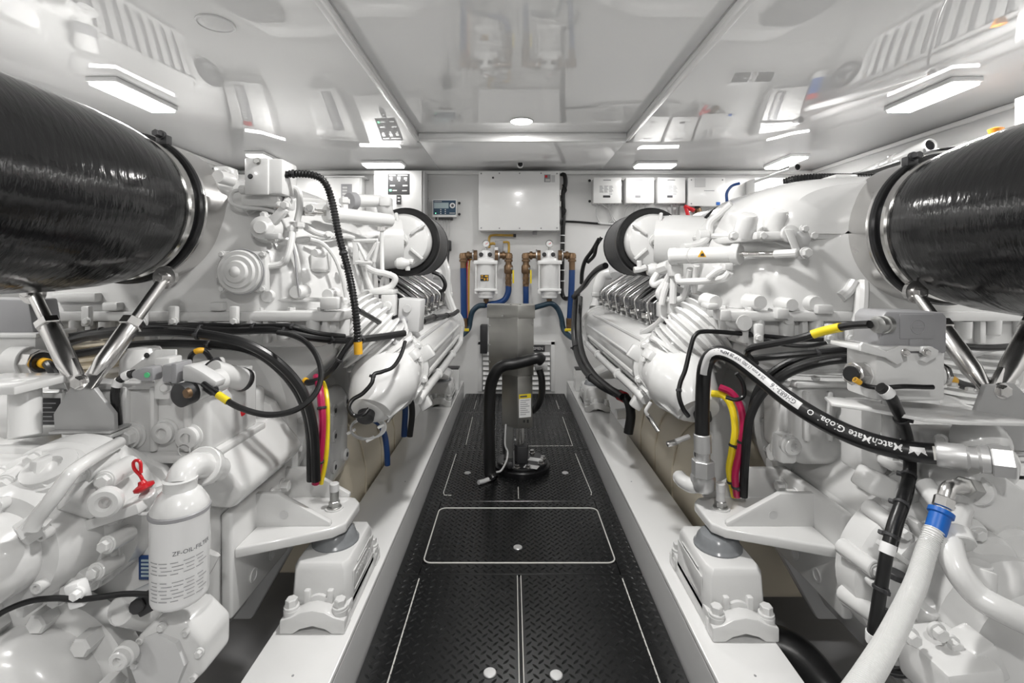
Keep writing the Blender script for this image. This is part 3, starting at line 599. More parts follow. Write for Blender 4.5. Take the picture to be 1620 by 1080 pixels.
# ================================================================ ENGINES
LCX, RCX = -1.08, 1.22
def side(s): return (lambda u, Y, z: V((LCX+u if s > 0 else RCX-u, Y, z)))
def super_sec(E, Y, w_, h, z0, n=2.5, k=26, c=0):
    out = []
    for i in range(k+1):
        a = math.pi*i/k; ca, sa = math.cos(a), math.sin(a)
        out.append(E(c+w_*math.copysign(abs(ca)**(2/n), ca), Y, z0+h*abs(sa)**(2/n)))
    return out
def eb(E, u0, u1, y0, y1, z0, z1, b=.006, seg=2):
    a = E(u0, y0, z0); c = E(u1, y1, z1); return box(a.x, c.x, y0, y1, z0, z1, b, seg)
def eprism(E, poly, y0, y1, b=.006, seg=2): return prism([(0, 0)]*0+[(E(u, 0, 0).x, z) for u, z in poly], (0, y0, 0), (1, 0, 0), (0, 0, 1), (0, y1-y0, 0), b, seg)
def engine(s, lab):
    E = side(s); D = V((s, 0, 0)); du = 0 if s > 0 else .07                      # D points to the walkway
    T = Thing('marine_engine', lab, 'engine', E(0, 2.5, .1), 'twin marine engines')
    T.add('crankcase', eprism(E, [(-.36, .40), (.30, .40), (.42, .55), (.42, .80), (.30, .92), (-.30, .92), (-.42, .80), (-.42, .55)], 1.95, 3.35, .015), 'paint')
    # cylinder banks
    for m_ in (1, -1):
        T.add('cylinder_bank', eprism(E, [(m_*.10, .80), (m_*.46, .80), (m_*.60, .835), (m_*.60, .91), (m_*.43, 1.03), (m_*.18, 1.03)], 2.0, 3.28, .01), 'dark')
    for k in range(6):
        y0 = 2.02+k*.208
        c = T.add('valve_cover', eprism(E, [(.44, .842), (.630, .842), (.634, .92), (.455, 1.05), (.40, 1.03)], y0+.006, y0+.202, .008, 3), 'darkchrome')
        T.add('cover_rib', tube([E(.640, y0, .835), E(.650, y0, .88), E(.646, y0, .932), E(.55, y0, 1.0), E(.45, y0, 1.062)], .0048, 8), 'steel', c)
        T.bolt(E(.636, y0+.07, .862), D, .012, .02, 'chrome', c); T.bolt(E(.636, y0+.14, .862), D, .010, .012, 'dark', c)
    T.add('heat_shield', eb(E, .44, .60, 1.95, 3.2, .818, .832, .004), 'zinc')
    # exhaust manifold along the walkway
    MU = .64
    prof = [(0, .09), (.012, .112), (.03, .118), (1.27, .118), (1.29, .112), (1.305, .085), (1.31, 0)]
    mf = T.add('exhaust_manifold', lathe(E(MU, 1.82, .70), (0, 1, 0), prof, 36), 'paint')
    for a in (-42, -20, 12, 48):
        r = math.radians(a); c = E(MU+.119*math.cos(r), 0, .70+.119*math.sin(r))
        T.add('cast_rib', tube([V((c.x, 1.86+.1*k, c.z)) for k in range(12)], .009 if a != 12 else .006, 8, raw=True), 'paint', mf)
    for k in range(9):
        r = math.radians(8+4*k)
    T.add('top_flange', eb(E, MU-.10, MU-.015, 1.84, 3.12, .795, .818, .005), 'paint', mf)
    for k in range(10): T.bolt(E(MU-.03, 1.9+.13*k, .818), (0, 0, 1), .010, .010, 'paint', mf)
    T.add('end_flange', lathe(E(MU, 3.10, .70), (0, 1, 0), [(0, .13), (.02, .134), (.035, .134), (.04, .12)], 32), 'paint', mf)
    f = T.add('joint_flange', lathe(E(MU, 1.77, .70), (0, 1, 0), [(0, .125), (.004, .134), (.03, .134), (.036, .125)], 32), 'paint')
    for a in (-80, -20, 40, 100, 160, 220):
        r = math.radians(a); T.bolt(E(MU+.126*math.cos(r), 1.768, .70+.126*math.sin(r)), (0, -1, 0), .011, .012, 'paint', f)
    T.add('flange_lug', obox(E(MU+.10, 1.785, .60), V((s*.030, 0, -.052)), V((0, .018, 0)), V((s*.018, 0, .012)), .008), 'paint', f)
    T.add('flange_lug', obox(E(MU+.115, 1.785, .745), V((s*.03, 0, .02)), V((0, .018, 0)), V((-s*.015, 0, .022)), .008), 'paint', f)
    el = T.add('exhaust_elbow', tube([E(MU, 1.78, .70), E(MU+.005, 1.70, .692), E(MU+.005, 1.63, .672), E(MU-.005, 1.575, .645), E(MU-.01, 1.535, .61)], .1, 28, 5, rf=lambda t: .118-.006*t if t < .5 else .115-.10*(t-.5)), 'paint')
    T.add('elbow_end', lathe(E(MU-.01, 1.545, .62), (s*.1, -.8, -.6), [(-.01, .068), (.012, .066), (.018, .058), (.022, .03), (.022, 0)], 28), 'paint', el); T.add('elbow_plug', lathe(E(MU-.02, 1.527, .603), (s*.1, -.8, -.6), [(0, .027), (.022, .026), (.026, .018), (.03, 0)], 16), 'dark', el)
    for a0, y_ in ((-30, 1.70), (35, 1.70)):
        r_ = math.radians(a0); T.add('elbow_lug', obox(E(MU+.118*math.cos(r_), y_, .69+.118*math.sin(r_)), V((s*.016*math.cos(r_), 0, .016*math.sin(r_))), V((0, .045, 0)), V((-s*.018*math.sin(r_), 0, .018*math.cos(r_))), .008), 'paint', el)
    T.add('elbow_rib', tube([E(MU+.105, 1.76, .66), E(MU+.108, 1.68, .655), E(MU+.085, 1.60, .62), E(MU+.04, 1.55, .585)], .010, 8), 'paint', el); T.add('elbow_rib', tube([E(MU+.06, 1.76, .80), E(MU+.06, 1.68, .79), E(MU+.05, 1.60, .74), E(MU+.03, 1.56, .69)], .010, 8), 'paint', el)
    T.add('clip_plate', obox(E(MU+.02, 1.60, .745), V((s*.022, 0, .006)), V((0, .016, .01)), V((-s*.001, .001, .004)), .002), 'paint', el)
    for a, b, c in ((.07, 1.66, .70), (.075, 1.70, .74)): T.bolt(E(MU+a+.035, b, c), (s, -.5, .2), .010, .012, 'paint', el)
    T.add('ribbed_bellows', bellows([E(MU-.01, 1.72, .745), E(MU-.07, 1.70, .82), E(MU-.15, 1.70, .89)], .115, .010, .022, 32), 'paint')
    T.add('bellows_clamp', lathe(E(MU-.01, 1.715, .735), E(-.6, .2, .8)-E(0, .2, 0), [(0, .118), (.004, .128), (.018, .128), (.022, .118)], 32), 'paint')
    # coolant pipes below the manifold
    for uu, zz, r, y0, y1 in ((MU+.115, .605, .017, 1.72, 3.05), (MU+.075, .575, .022, 2.0, 3.0)):
        T.add('coolant_pipe', tube([E(uu, y1+.02, zz+.10), E(uu, y1, zz+.02), E(uu, y1-.1, zz), E(uu, (y0+y1)/2, zz-.005), E(uu, y0+.1, zz), E(uu-.01, y0, zz-.01)], r, 12), 'paint')
    for y in (2.1, 2.6): T.add('pipe_clip', cyl(E(MU+.115, y, .605), E(MU+.115, y+.02, .605), .024, n=12), 'paint')
    # lower side castings seen between manifold and girder
    T.add('side_casting', eprism(E, [(.40, .42), (.52, .44), (.56, .52), (.56, .58), (.40, .60)], 2.05, 3.2, .02), 'greyp')
    # turbocharger intake and its pleated filter
    CU, CZ = .615, 1.18
    tb = T.add('compressor_housing', lathe(E(CU, 2.16, CZ), (0, -1, 0), [(0, .10), (.03, .118), (.09, .119), (.115, .108), (.125, .09), (.128, .03), (.140, .028), (.142, 0)], 40), 'paint')
    for a in (35, 100, 200, 320):
        r = math.radians(a); T.add('cast_rib', obox(E(CU+.085*math.cos(r), 2.03, CZ+.085*math.sin(r)), V((s*.035*math.cos(r), 0, .035*math.sin(r))), V((0, .012, 0)), V((-s*.006*math.sin(r), 0, .006*math.cos(r))), .004), 'paint', tb)
    T.bolt(E(CU+.01, 2.016, CZ-.01), (0, -1, 0), .012, .010, 'zinc', tb)
    T.add('inlet_trunk', tube([E(CU-.02, 2.10, CZ), E(CU-.10, 2.07, CZ-.005), E(CU-.20, 2.03, CZ-.02), E(CU-.32, 1.98, CZ-.04)], .11, 24, 5, rf=lambda t: .112+.02*t), 'paint')
    ft = T.add('air_filter', ring(E(CU, 2.13, CZ), (0, 1, 0), .115, .147, .29, 48), 'pleat', label='black pleated air filter ring')
    T.add('rubber_lip', ring(E(CU, 2.10, CZ), (0, 1, 0), .117, .150, .05, 48), 'blackrub', ft); T.add('rear_cap', lathe(E(CU, 2.40, CZ), (0, 1, 0), [(0, .149), (.02, .149), (.03, .14), (.03, 0)], 40), 'blackrub', ft)
    T.add('outer_air_filter', ring(E(.31, 1.96, 1.18), (0, 1, 0), .10, .155, .26, 44), 'blackgl')
    # aft housing
    hz = 1.23 if s > 0 else 1.17
    secs = [super_sec(E, y, w_, h, .93) for y, w_, h in ((1.455, .30, .30), (1.475, .37, .35), (1.52, .43, .395), (1.60, .475, .43), (1.72, .515, .455), (1.86, .54, .468), (1.96, .54, .47), (1.985, .52, .455))]
    hs = T.add('turbo_housing', loft(secs), 'paint')
    T.add('housing_flange', eprism(E, [(-.58, .902), (.565, .902), (.575, .932), (-.58, .932)], 1.44, 2.02, .006), 'paint')
    T.add('lower_housing', eprism(E, [(-.52, .82), (.50, .82), (.545, .86), (.545, .903), (-.55, .903)], 1.47, 2.0, .012), 'paint')
    T.add('housing_foot', eprism(E, [(-.45, .66), (.36, .66), (.50, .78), (.50, .825), (-.50, .825)], 1.58, 1.98, .02), 'paint')
    for k in range(12):                               # bosses and bolts along the flange
        u = -.50+k*.089; b = T.add('boss', lathe(E(u, 1.462, .845+.012*(k % 2)), (0, 0, 1), [(0, .014), (.006, .02), (.05, .022), (.056, .022)], 14), 'paint'); T.bolt(E(u+.02, 1.47, .932), (0, 0, 1), .011, .009, 'paint', b)
        if k % 2: T.add('web', eb(E, u+.03, u+.048, 1.45, 1.50, .835, .903, .004), 'paint', b)
    for k in range(6):
        y = 1.52+.08*k; b = T.add('boss', lathe(E(.548, y, .845), (0, 0, 1), [(0, .014), (.006, .02), (.05, .022), (.056, .022)], 14), 'paint'); T.bolt(E(.545, y+.02, .932), (0, 0, 1), .011, .009, 'paint', b)
    # ribs over the dome
    for k, (a0, y0) in enumerate(((28, 1.9), (52, 1.9), (128, 1.9))):
        pts = []
        for y, w_, h in ((1.49, .385, .362), (1.56, .452, .412), (1.66, .495, .443), (1.78, .525, .46), (1.93, .54, .469)):
            a = math.radians(a0); ca, sa = math.cos(a), math.sin(a); pts.append(E(w_*math.copysign(abs(ca)**.8, ca), y, .93+h*sa**.8))
        T.add('housing_rib', tube(pts, .012, 8), 'paint', hs)
    # flywheel bell below and its covers
    bh = T.add('flywheel_housing', lathe(E(0, 1.55, .56), (0, 1, 0), [(0, .33), (.01, .36), (.05, .37), (.06, .395), (.10, .395), (.12, .375), (.40, .37)], 48), 'paint')
    for k in range(11):
        r = math.radians(-60+k*15); c = E(.383*math.cos(r), 1.607, .56+.383*math.sin(r)); T.bolt(c, (0, -1, 0), .011, .010, 'paint', bh)
    for a in (18, 48):
        r = math.radians(a); c = E(.365*math.cos(r), 1.70, .56+.365*math.sin(r)); n_ = V((s*math.cos(r), 0, math.sin(r))); t_ = V((-s*math.sin(r), 0, math.cos(r)))
        q = T.add('inspection_cover', obox(c+n_*.01, t_*.055, V((0, .05, 0)), n_*.02, .012, 3), 'paint', bh)
        for i in (-1, 1):
            for j in (-1, 1): T.bolt(c+n_*.03+t_*.04*i+V((0, .036*j, 0)), n_, .006, .005, 'paint', q)
    T.add('support_bracket', eprism(E, [(u+du, z) for u, z in ((.33, .30), (.43, .28), (.45, .34), (.455, .58), (.42, .625), (.33, .60))], 1.68, 1.86, .018, 3), 'paint')
    for z, y in ((.36, 1.71), (.47, 1.71), (.56, 1.71), (.36, 1.83), (.56, 1.83)):
        b = T.add('boss', lathe(E(.443+du, y, z), D, [(0, .024), (.012, .022), (.014, .019)], 16), 'paint'); T.add('bolt_hole', lathe(E(.4565+du, y, z), D, [(0, .009), (.0015, .009), (.0015, 0)], 10), 'dark', b)
    # front end of the engine
    T.add('front_casing', eprism(E, [(-.45, .45), (.38, .45), (.50, .62), (.50, .98), (.36, 1.08), (-.36, 1.08), (-.50, .98)], 3.28, 3.46, .025, 3), 'paint')
    T.add('front_pulley', lathe(E(.1, 3.46, .62), (0, 1, 0), [(0, .16), (.02, .16), (.03, .14), (.05, .14), (.06, .16), (.08, .16)], 32), 'dark')
    T.add('riser_pipe', tube([E(.55, 3.28, 1.04), E(.60, 3.30, 1.02), E(.63, 3.30, .95), E(.635, 3.30, .86), E(.66, 3.26, .80)], .040, 14), 'paint')
    T.add('pipe_coupling', cyl(E(.632, 3.30, .885), E(.632, 3.30, .91), .046, n=18), 'paint')
    T.add('cover_end', lathe(E(.52, 3.27, .96), (0, 1, 0), [(0, .09), (.05, .09), (.07, .07), (.07, 0)], 24), 'alu')
    T.add('engine_foot', eprism(E, [(.34, .42), (.50, .34), (.66, .33), (.66, .36), (.50, .44), (.40, .52)], 3.22, 3.42, .01), 'paint')
    return T, E
TL, EL = engine(1, 'white marine diesel engine at left with black pleated air filter')
TR, ER = engine(-1, 'white marine diesel engine at right with black pleated air filter')
# ---------------------------------------------------------------- left engine: what only it shows
T = TL; p = 'paint'
def pb(x0, x1, y0, y1, Y, d, b=.005): return box(wx(x0, Y), wx(x1, Y), Y, Y+d, wz(y1, Y), wz(y0, Y), b)
def pt(T, name, pts, r, m_='paint', n=10, parent=None): return T.add(name, tube(px(pts), r, n), m_, parent)
jb = T.add('junction_box', pb(388, 447, 250, 307, 1.42, .10, .008), p); T.add('box_lid', pb(386, 424, 249, 308, 1.412, .012, .005), p, jb)
T.bolt(P(407, 255, 1.412), (0, -1, 0), .009, .006, 'zinc', jb); T.bolt(P(396, 279, 1.412), (0, -1, 0), .006, .003, 'dark', jb, 'plug')
T.add('cable_gland', cyl(P(389, 300, 1.46), P(380, 300, 1.46), .014, n=8), 'paint', jb); pt(T, 'sensor_tube', [(381, 300, 1.46), (368, 304, 1.45), (365, 318, 1.44), (380, 327, 1.44), (420, 331, 1.46), (452, 340, 1.5)], .006)
T.add('box_pedestal', pb(380, 440, 306, 326, 1.44, .12, .008), p)
cp = T.add('cover_plate', pb(347, 420, 397, 462, 1.415, .03, .005), p)
T.add('round_cap', lathe(P(382, 430, 1.418), (0, -1, 0), [(0, .066), (.012, .066), (.018, .060), (.018, .050), (.026, .046), (.026, .034), (.034, .030), (.036, .016), (.042, .010), (.044, 0)], 40), p, cp)
T.add('wire_ring', ring(P(382, 430, 1.408), (0, -1, 0), .064, .068, .004, 40), 'greyp', cp)
for x, y in ((351, 402), (416, 402), (351, 457), (416, 457)): T.bolt(P(x, y, 1.415), (0, -1, 0), .008, .006, p, cp)
T.add('side_latch', pb(340, 348, 418, 440, 1.41, .02, .003), p, cp)
# sensor cluster and tubes on the dome
b = T.add('sensor_boss', lathe(P(424, 362, 1.47), (.1, -1, 0), [(0, .045), (.02, .043), (.03, .036), (.045, .034), (.05, .02), (.06, .018), (.06, 0)], 24), p)
T.add('sensor_arm', obox(P(437, 345, 1.44), V((.028, 0, .03)), V((0, .012, 0)), V((-.010, 0, .009)), .006), p, b); T.bolt(P(452, 325, 1.44), (0, -1, 0), .012, .012, p, b); T.bolt(P(418, 340, 1.44), (0, -1, 0), .009, .010, p, b); T.bolt(P(432, 378, 1.44), (0, -1, 0), .010, .014, p, b)
T.add('lever_clevis', pb(418, 441, 368, 378, 1.41, .02, .004), 'ltgrey', b)
pt(T, 'oil_pipe', [(449, 297, 1.5), (466, 298, 1.5), (473, 306, 1.5), (474, 330, 1.5), (470, 350, 1.5)], .010); pt(T, 'oil_pipe', [(463, 358, 1.49), (461, 380, 1.47), (455, 405, 1.45), (446, 417, 1.45), (424, 421, 1.44)], .010)
for x, y in ((463, 362), (474, 356), (425, 420)): T.add('pipe_nut', cyl(P(x, y+4, 1.485), P(x, y-4, 1.485), .015, n=6), p)
pt(T, 'oil_pipe', [(484, 360, 1.52), (500, 368, 1.56), (525, 373, 1.62), (545, 373, 1.7), (558, 376, 1.75)], .010)
pt(T, 'oil_pipe', [(460, 380, 1.47), (466, 400, 1.465), (470, 440, 1.46), (474, 470, 1.46)], .003, 'greyp', 6)
a = T.add('actuator', cyl(P(522, 338, 1.62), P(617, 349, 1.88), .026, n=24), p); T.add('actuator_cap', cyl(P(519, 337, 1.61), P(531, 339, 1.64), .033, n=20), p, a); T.add('piston_rod', cyl(P(482, 334, 1.54), P(520, 337, 1.615), .010, n=12), 'chrome', a); T.add('rod_clevis', cyl(P(478, 334, 1.53), P(497, 335, 1.57), .014, n=12), 'steel', a); T.add('end_lug', obox(P(523, 332, 1.6), V((.012, 0, 0)), V((0, .012, 0)), V((0, 0, .035)), .006), p, a); T.bolt(P(522, 325, 1.585), (0, -1, 0), .008, .008, p, a)
a = T.add('air_pipe', cyl(P(555, 317, 1.80), P(602, 318, 1.92), .024, n=18), p); T.add('elbow_block', pb(599, 616, 310, 326, 1.88, .06, .008), p, a); T.add('hose_band', cyl(P(552, 318, 1.79), P(562, 318, 1.815), .033, n=16), 'greyp', a)
T.add('air_riser', tube(px([(607, 322, 1.91), (610, 335, 1.93), (614, 345, 1.98)]), .03, 14), p, a)
pt(T, 'vent_stub', [(545, 312, 1.7), (545, 325, 1.7), (546, 337, 1.7)], .012); T.add('stub_nut', cyl(P(545, 322, 1.7), P(545, 314, 1.7), .019, n=6), p)
T.add('thin_riser', tube(px([(604, 356, 1.85), (604, 390, 1.85), (605, 432, 1.83)]), .008, 10), p); T.add('riser_nut', cyl(P(603.5, 366, 1.85), P(603.5, 354, 1.85), .015, n=6), 'steel')
# bracket with cut-outs: frame bars and diagonals
br = T.add('bracket_bar', obox(P(563, 398, 1.72), V((.010, 0, 0)), V((0, .005, 0)), V((0, 0, .045)), .003), p)
for a_, b_ in (((560, 381), (598, 380)), ((562, 414), (590, 416)), ((598, 382), (591, 415)), ((566, 384), (580, 412)), ((580, 412), (596, 384))): T.add('bracket_bar', cyl(P(*a_, 1.72), P(*b_, 1.72), .007, n=8), p, br)
v = T.add('drain_valve', lathe(P(625, 417, 1.93), (1, 0, .05), [(0, .012), (.01, .022), (.03, .025), (.045, .018), (.06, .014), (.06, 0)], 16), p); T.add('valve_tap', tube(px([(640, 419, 1.93), (648, 414, 1.93), (654, 415, 1.93)]), .012, 8), p, v); T.add('valve_spout', cyl(P(645, 428, 1.93), P(645, 419, 1.93), .010, n=8), p, v)
for pts, r in (([(557, 400, 1.74), (570, 415, 1.78), (590, 428, 1.8), (612, 433, 1.82), (625, 440, 1.82), (618, 453, 1.82), (596, 460, 1.8), (587, 460, 1.8)], .012), ([(575, 420, 1.78), (580, 440, 1.8), (588, 458, 1.8), (592, 462, 1.8)], .011), ([(611, 434, 1.84), (612, 445, 1.84), (614, 462, 1.84)], .010), ([(620, 432, 1.84), (608, 440, 1.84), (604, 452, 1.84), (608, 462, 1.84)], .009), ([(558, 400, 1.75), (552, 385, 1.75), (549, 376, 1.75)], .012)): pt(T, 'fuel_pipe', pts, r)
T.add('fuel_manifold', pb(562, 622, 458, 466, 1.78, .08, .005), p)
wb = T.add('relay_box', pb(602.5, 624, 466, 500, 1.78, .05, .004), p); T.add('relay_cap', lathe(P(613, 484, 1.78), (0, -1, 0), [(0, .018), (.012, .016), (.014, 0)], 16), p, wb)
gb = T.add('sensor_box', obox(P(651, 497, 1.88), V((.042, 0, -.004)), V((0, .05, 0)), V((.004, 0, .062)), .006), 'ltgrey', label='light grey sensor box'); T.add('knockout', lathe(P(644, 488, 1.825), (0, -1, 0), [(0, .016), (.003, .015), (.003, 0)], 18), 'ltgrey', gb); T.add('gland', lathe(P(638, 507, 1.82), (0, -1, -.2), [(0, .018), (.012, .018), (.02, .012), (.03, .010)], 14), 'greyp', gb)
for x in (138, 226, 275, 371):                       # P-clips carrying the cable runs
    Y = 1.40; c = T.add('cable_clip', obox(P(x, 500, Y), V((.012, 0, 0)), V((0, .010, 0)), V((0, 0, .030)), .006), p); T.bolt(P(x, 508, Y-.010), (0, -1, 0), .009, .008, p, c)
for x0, x1, y0, y1 in ((80, 150, 463, 478), (160, 185, 478, 492), (330, 352, 478, 492), (505, 535, 470, 490)): T.add('cast_pad', pb(x0, x1, y0, y1, 1.43, .05, .006), p)
for x, y, r in ((340, 345, .03), (335, 300, .034), (348, 280, .02), (355, 375, .025), (500, 400, .012), (470, 462, .02), (425, 468, .02), (520, 466, .018), (392, 478, .014)): T.add('cast_boss', lathe(P(x, y, 1.47), (0, -1, 0), [(-.05, r*1.15), (.005, r), (.012, r*.9), (.012, 0)], 18), p)
for pts in ([(478, 470, 1.50), (474, 440, 1.50), (470, 410, 1.495), (462, 380, 1.49)], [(548, 470, 1.60), (540, 435, 1.59), (528, 405, 1.575), (510, 385, 1.56), (490, 378, 1.535)], [(440, 474, 1.48), (500, 474, 1.51), (548, 474, 1.58)]): T.add('cast_seam', tube(px(pts), .007, 8), p)
for k, (x, y, Y) in enumerate(((455, 318, 1.50), (490, 330, 1.53), (520, 372, 1.60), (545, 420, 1.65), (553, 455, 1.66))): T.bolt(P(x, y, Y-.02), (.4, -1, .2), .011, .012, p)
T.bolt(P(508, 406, 1.56), (.5, -1, 0), .006, .003, 'dark', None, 'plug')
T.add('dome_lug', obox(P(508, 414, 1.58), V((.022, .01, 0)), V((0, .03, 0)), V((0, 0, .034)), .012, 3), p)
pt(T, 'corrugated_lead', [(310, 270, 1.9), (330, 271, 1.9), (360, 270, 1.9)], .014, 'blackrub')
T.add('top_lug', pb(336, 362, 262, 290, 1.58, .06, .008), p); T.bolt(P(358, 275, 1.575), (0, -1, 0), .014, .012, p); T.bolt(P(358, 289, 1.575), (0, -1, 0), .012, .010, p)
# ---------------------------------------------------------------- right engine: what only it shows
T = TR
T.add('seam_flange', eprism(ER, [(-.4, 1.148), (.482, 1.148), (.482, 1.172), (-.4, 1.172)], 1.46, 1.95, .006), p)
T.add('upper_cover', loft([super_sec(ER, y, w_, h, 1.165, 3.2) for y, w_, h in ((1.455, .30, .10), (1.47, .38, .16), (1.52, .435, .185), (1.62, .455, .20), (1.90, .462, .205), (1.94, .44, .19))]), p)
for x, y in ((1228, 345), (1320, 337), (1180, 352)): 
    q = T.add('cover_pad', lathe(P(x, y+6, 1.505), (0, -.5, 1), [(-.03, .034), (.03, .030), (.04, .024), (.042, 0)], 20), p)
for x in (1160, 1205, 1240, 1285, 1330): T.bolt(P(x, 373, 1.47), (0, -1, 0), .012, .012, p, None)
T.add('top_stack', pb(1310, 1362, 280, 312, 1.56, .1, .008), p); T.add('top_cap', pb(1322, 1358, 275, 283, 1.57, .08, .005), p)
a = T.add('actuator', cyl(P(1062, 405, 1.72), P(1166, 402, 1.56), .028, n=24), p); T.add('actuator_cap', cyl(P(1158, 402, 1.57), P(1172, 402, 1.55), .034, n=20), p, a); T.add('actuator_cap', cyl(P(1060, 406, 1.725), P(1072, 405, 1.71), .031, n=20), p, a)
T.add('piston_rod', cyl(P(1168, 402, 1.555), P(1250, 402, 1.44), .009, n=12), 'chrome', a); T.add('rod_clevis', cyl(P(1225, 402, 1.47), P(1262, 400, 1.42), .013, n=10), p, a); T.add('band', cyl(P(1094, 404, 1.665), P(1096, 404, 1.66), .0295, n=24), p, a)
c = P(1118, 402, 1.59); T.add('warning_label', prism([(-.014, -.010), (.014, -.010), (0, .014)], c+V((-.02, -.010, .0)), (.985, -.15, 0), (0, -.0, 1), (0, -.002, 0), .0004, 1), 'amber', a, label='yellow warning triangle'); T.add('label_mark', prism([(-.006, -.006), (.007, -.006), (.004, .003), (-.003, .001)], c+V((-.02, -.0125, .0)), (.985, -.15, 0), (0, 0, 1), (0, -.0008, 0), 0), 'dark', a)
lv = T.add('lever_disc', lathe(P(1248, 370, 1.455), (0, -1, 0), [(0, .026), (.012, .026), (.014, .014), (.02, .012), (.02, 0)], 22), p)
T.add('lever_arm', obox(P(1256, 386, 1.43), V((.012, 0, .0)), V((0, .005, 0)), V((-.018, 0, .045)), .005), p, lv); T.add('lever_plate', prism([(-.030, .020), (.012, .026), (.022, .0), (.010, -.038), (-.004, -.040)], P(1272, 378, 1.44), (1, 0, 0), (0, 0, 1), (0, .012, 0), .003), 'ltgrey', lv); T.bolt(P(1275, 400, 1.42), (0, -1, 0), .014, .012, p, lv); T.bolt(P(1272, 362, 1.43), (0, -1, 0), .010, .010, p, lv)
pt(T, 'vent_pipe', [(1158, 322, 1.75), (1140, 338, 1.78), (1124, 352, 1.8), (1121, 372, 1.8), (1110, 384, 1.78), (1098, 389, 1.76), (1080, 391, 1.74)], .014); T.add('pipe_stub', cyl(P(1104, 372, 1.8), P(1120, 372, 1.8), .022, n=14), p)
v = T.add('drain_valve', lathe(P(1024, 427, 1.95), (1, 0, 0), [(0, .02), (.015, .028), (.035, .028), (.05, .02), (.06, .02), (.06, 0)], 16), p); T.add('valve_tap', tube(px([(1003, 427, 1.95), (1012, 426, 1.95), (1022, 423, 1.95)]), .013, 8), p, v); T.add('valve_stem', cyl(P(1012, 425, 1.95), P(1011, 412, 1.95), .010, n=8), p, v)
T.add('fuel_block', pb(1062, 1082, 417, 437, 1.72, .05, .005), p); T.add('fuel_block', pb(1147, 1161, 416, 428, 1.5, .04, .004), p); T.add('fuel_fitting', cyl(P(1045, 425, 1.85), P(1060, 420, 1.8), .024, n=8), p)
for pts, r in (([(1040, 432, 1.85), (1032, 445, 1.85), (1036, 451, 1.84), (1050, 445, 1.82), (1062, 452, 1.8), (1080, 460, 1.76), (1095, 464, 1.72)], .012), ([(1062, 430, 1.78), (1052, 447, 1.8), (1042, 462, 1.8), (1045, 471, 1.8), (1060, 474, 1.78), (1078, 472, 1.74), (1086, 460, 1.72), (1090, 440, 1.7), (1092, 425, 1.68)], .012), ([(1072, 436, 1.72), (1075, 445, 1.7), (1090, 445, 1.66), (1120, 444, 1.6), (1145, 440, 1.52), (1155, 430, 1.5)], .012), ([(1066, 440, 1.75), (1065, 458, 1.75), (1064, 480, 1.75)], .013), ([(1102, 420, 1.64), (1100, 440, 1.66), (1098, 462, 1.68)], .010), ([(1056, 447, 1.78), (1050, 465, 1.78), (1046, 482, 1.78)], .012), ([(1120, 440, 1.56), (1135, 428, 1.54), (1150, 422, 1.52)], .009)): pt(T, 'fuel_pipe', pts, r)
T.add('fuel_column', pb(1044, 1058, 478, 502, 1.80, .05, .004), p); T.add('fuel_column', pb(1060, 1072, 474, 498, 1.76, .05, .004), p); T.add('fuel_elbow', tube(px([(1050, 500, 1.8), (1040, 512, 1.85), (1022, 523, 1.92), (1016, 526, 1.95)]), .012, 10), p)
pt(T, 'oil_pipe', [(1063, 498, 1.74), (1068, 515, 1.72), (1080, 525, 1.7), (1092, 534, 1.66)], .016)
for x0, x1, y0, y1 in ((1294, 1320, 482, 497), (1140, 1158, 490, 508), (1230, 1250, 488, 505), (1120, 1138, 480, 490)): T.add('cast_pad', pb(x0, x1, y0, y1, 1.42, .06, .006), p)
for x, y, r in ((1130, 478, .022), (1200, 478, .022), (1250, 482, .02), (1288, 480, .024), (1245, 505, .016), (1175, 510, .026)): T.add('cast_boss', lathe(P(x, y, 1.45), (0, -1, 0), [(-.06, r*1.2), (.005, r), (.012, r*.9), (.012, 0)], 18), p)
for x in (1200, 1312, 1345): 
    Y = 1.40; c = T.add('cable_clip', obox(P(x, 528, Y), V((.012, 0, 0)), V((0, .010, 0)), V((0, 0, .030)), .006), p); T.bolt(P(x, 534, Y-.010), (0, -1, 0), .009, .008, p, c)
pt(T, 'lift_pipe', [(1364, 448, 1.45), (1364, 470, 1.42), (1362, 495, 1.40), (1358, 510, 1.40)], .018); pt(T, 'lift_pipe', [(1352, 445, 1.45), (1342, 460, 1.45), (1330, 470, 1.45)], .016)
T.add('joint_bar', pb(1300, 1420, 466, 478, 1.46, .05, .006), 'ltgrey')
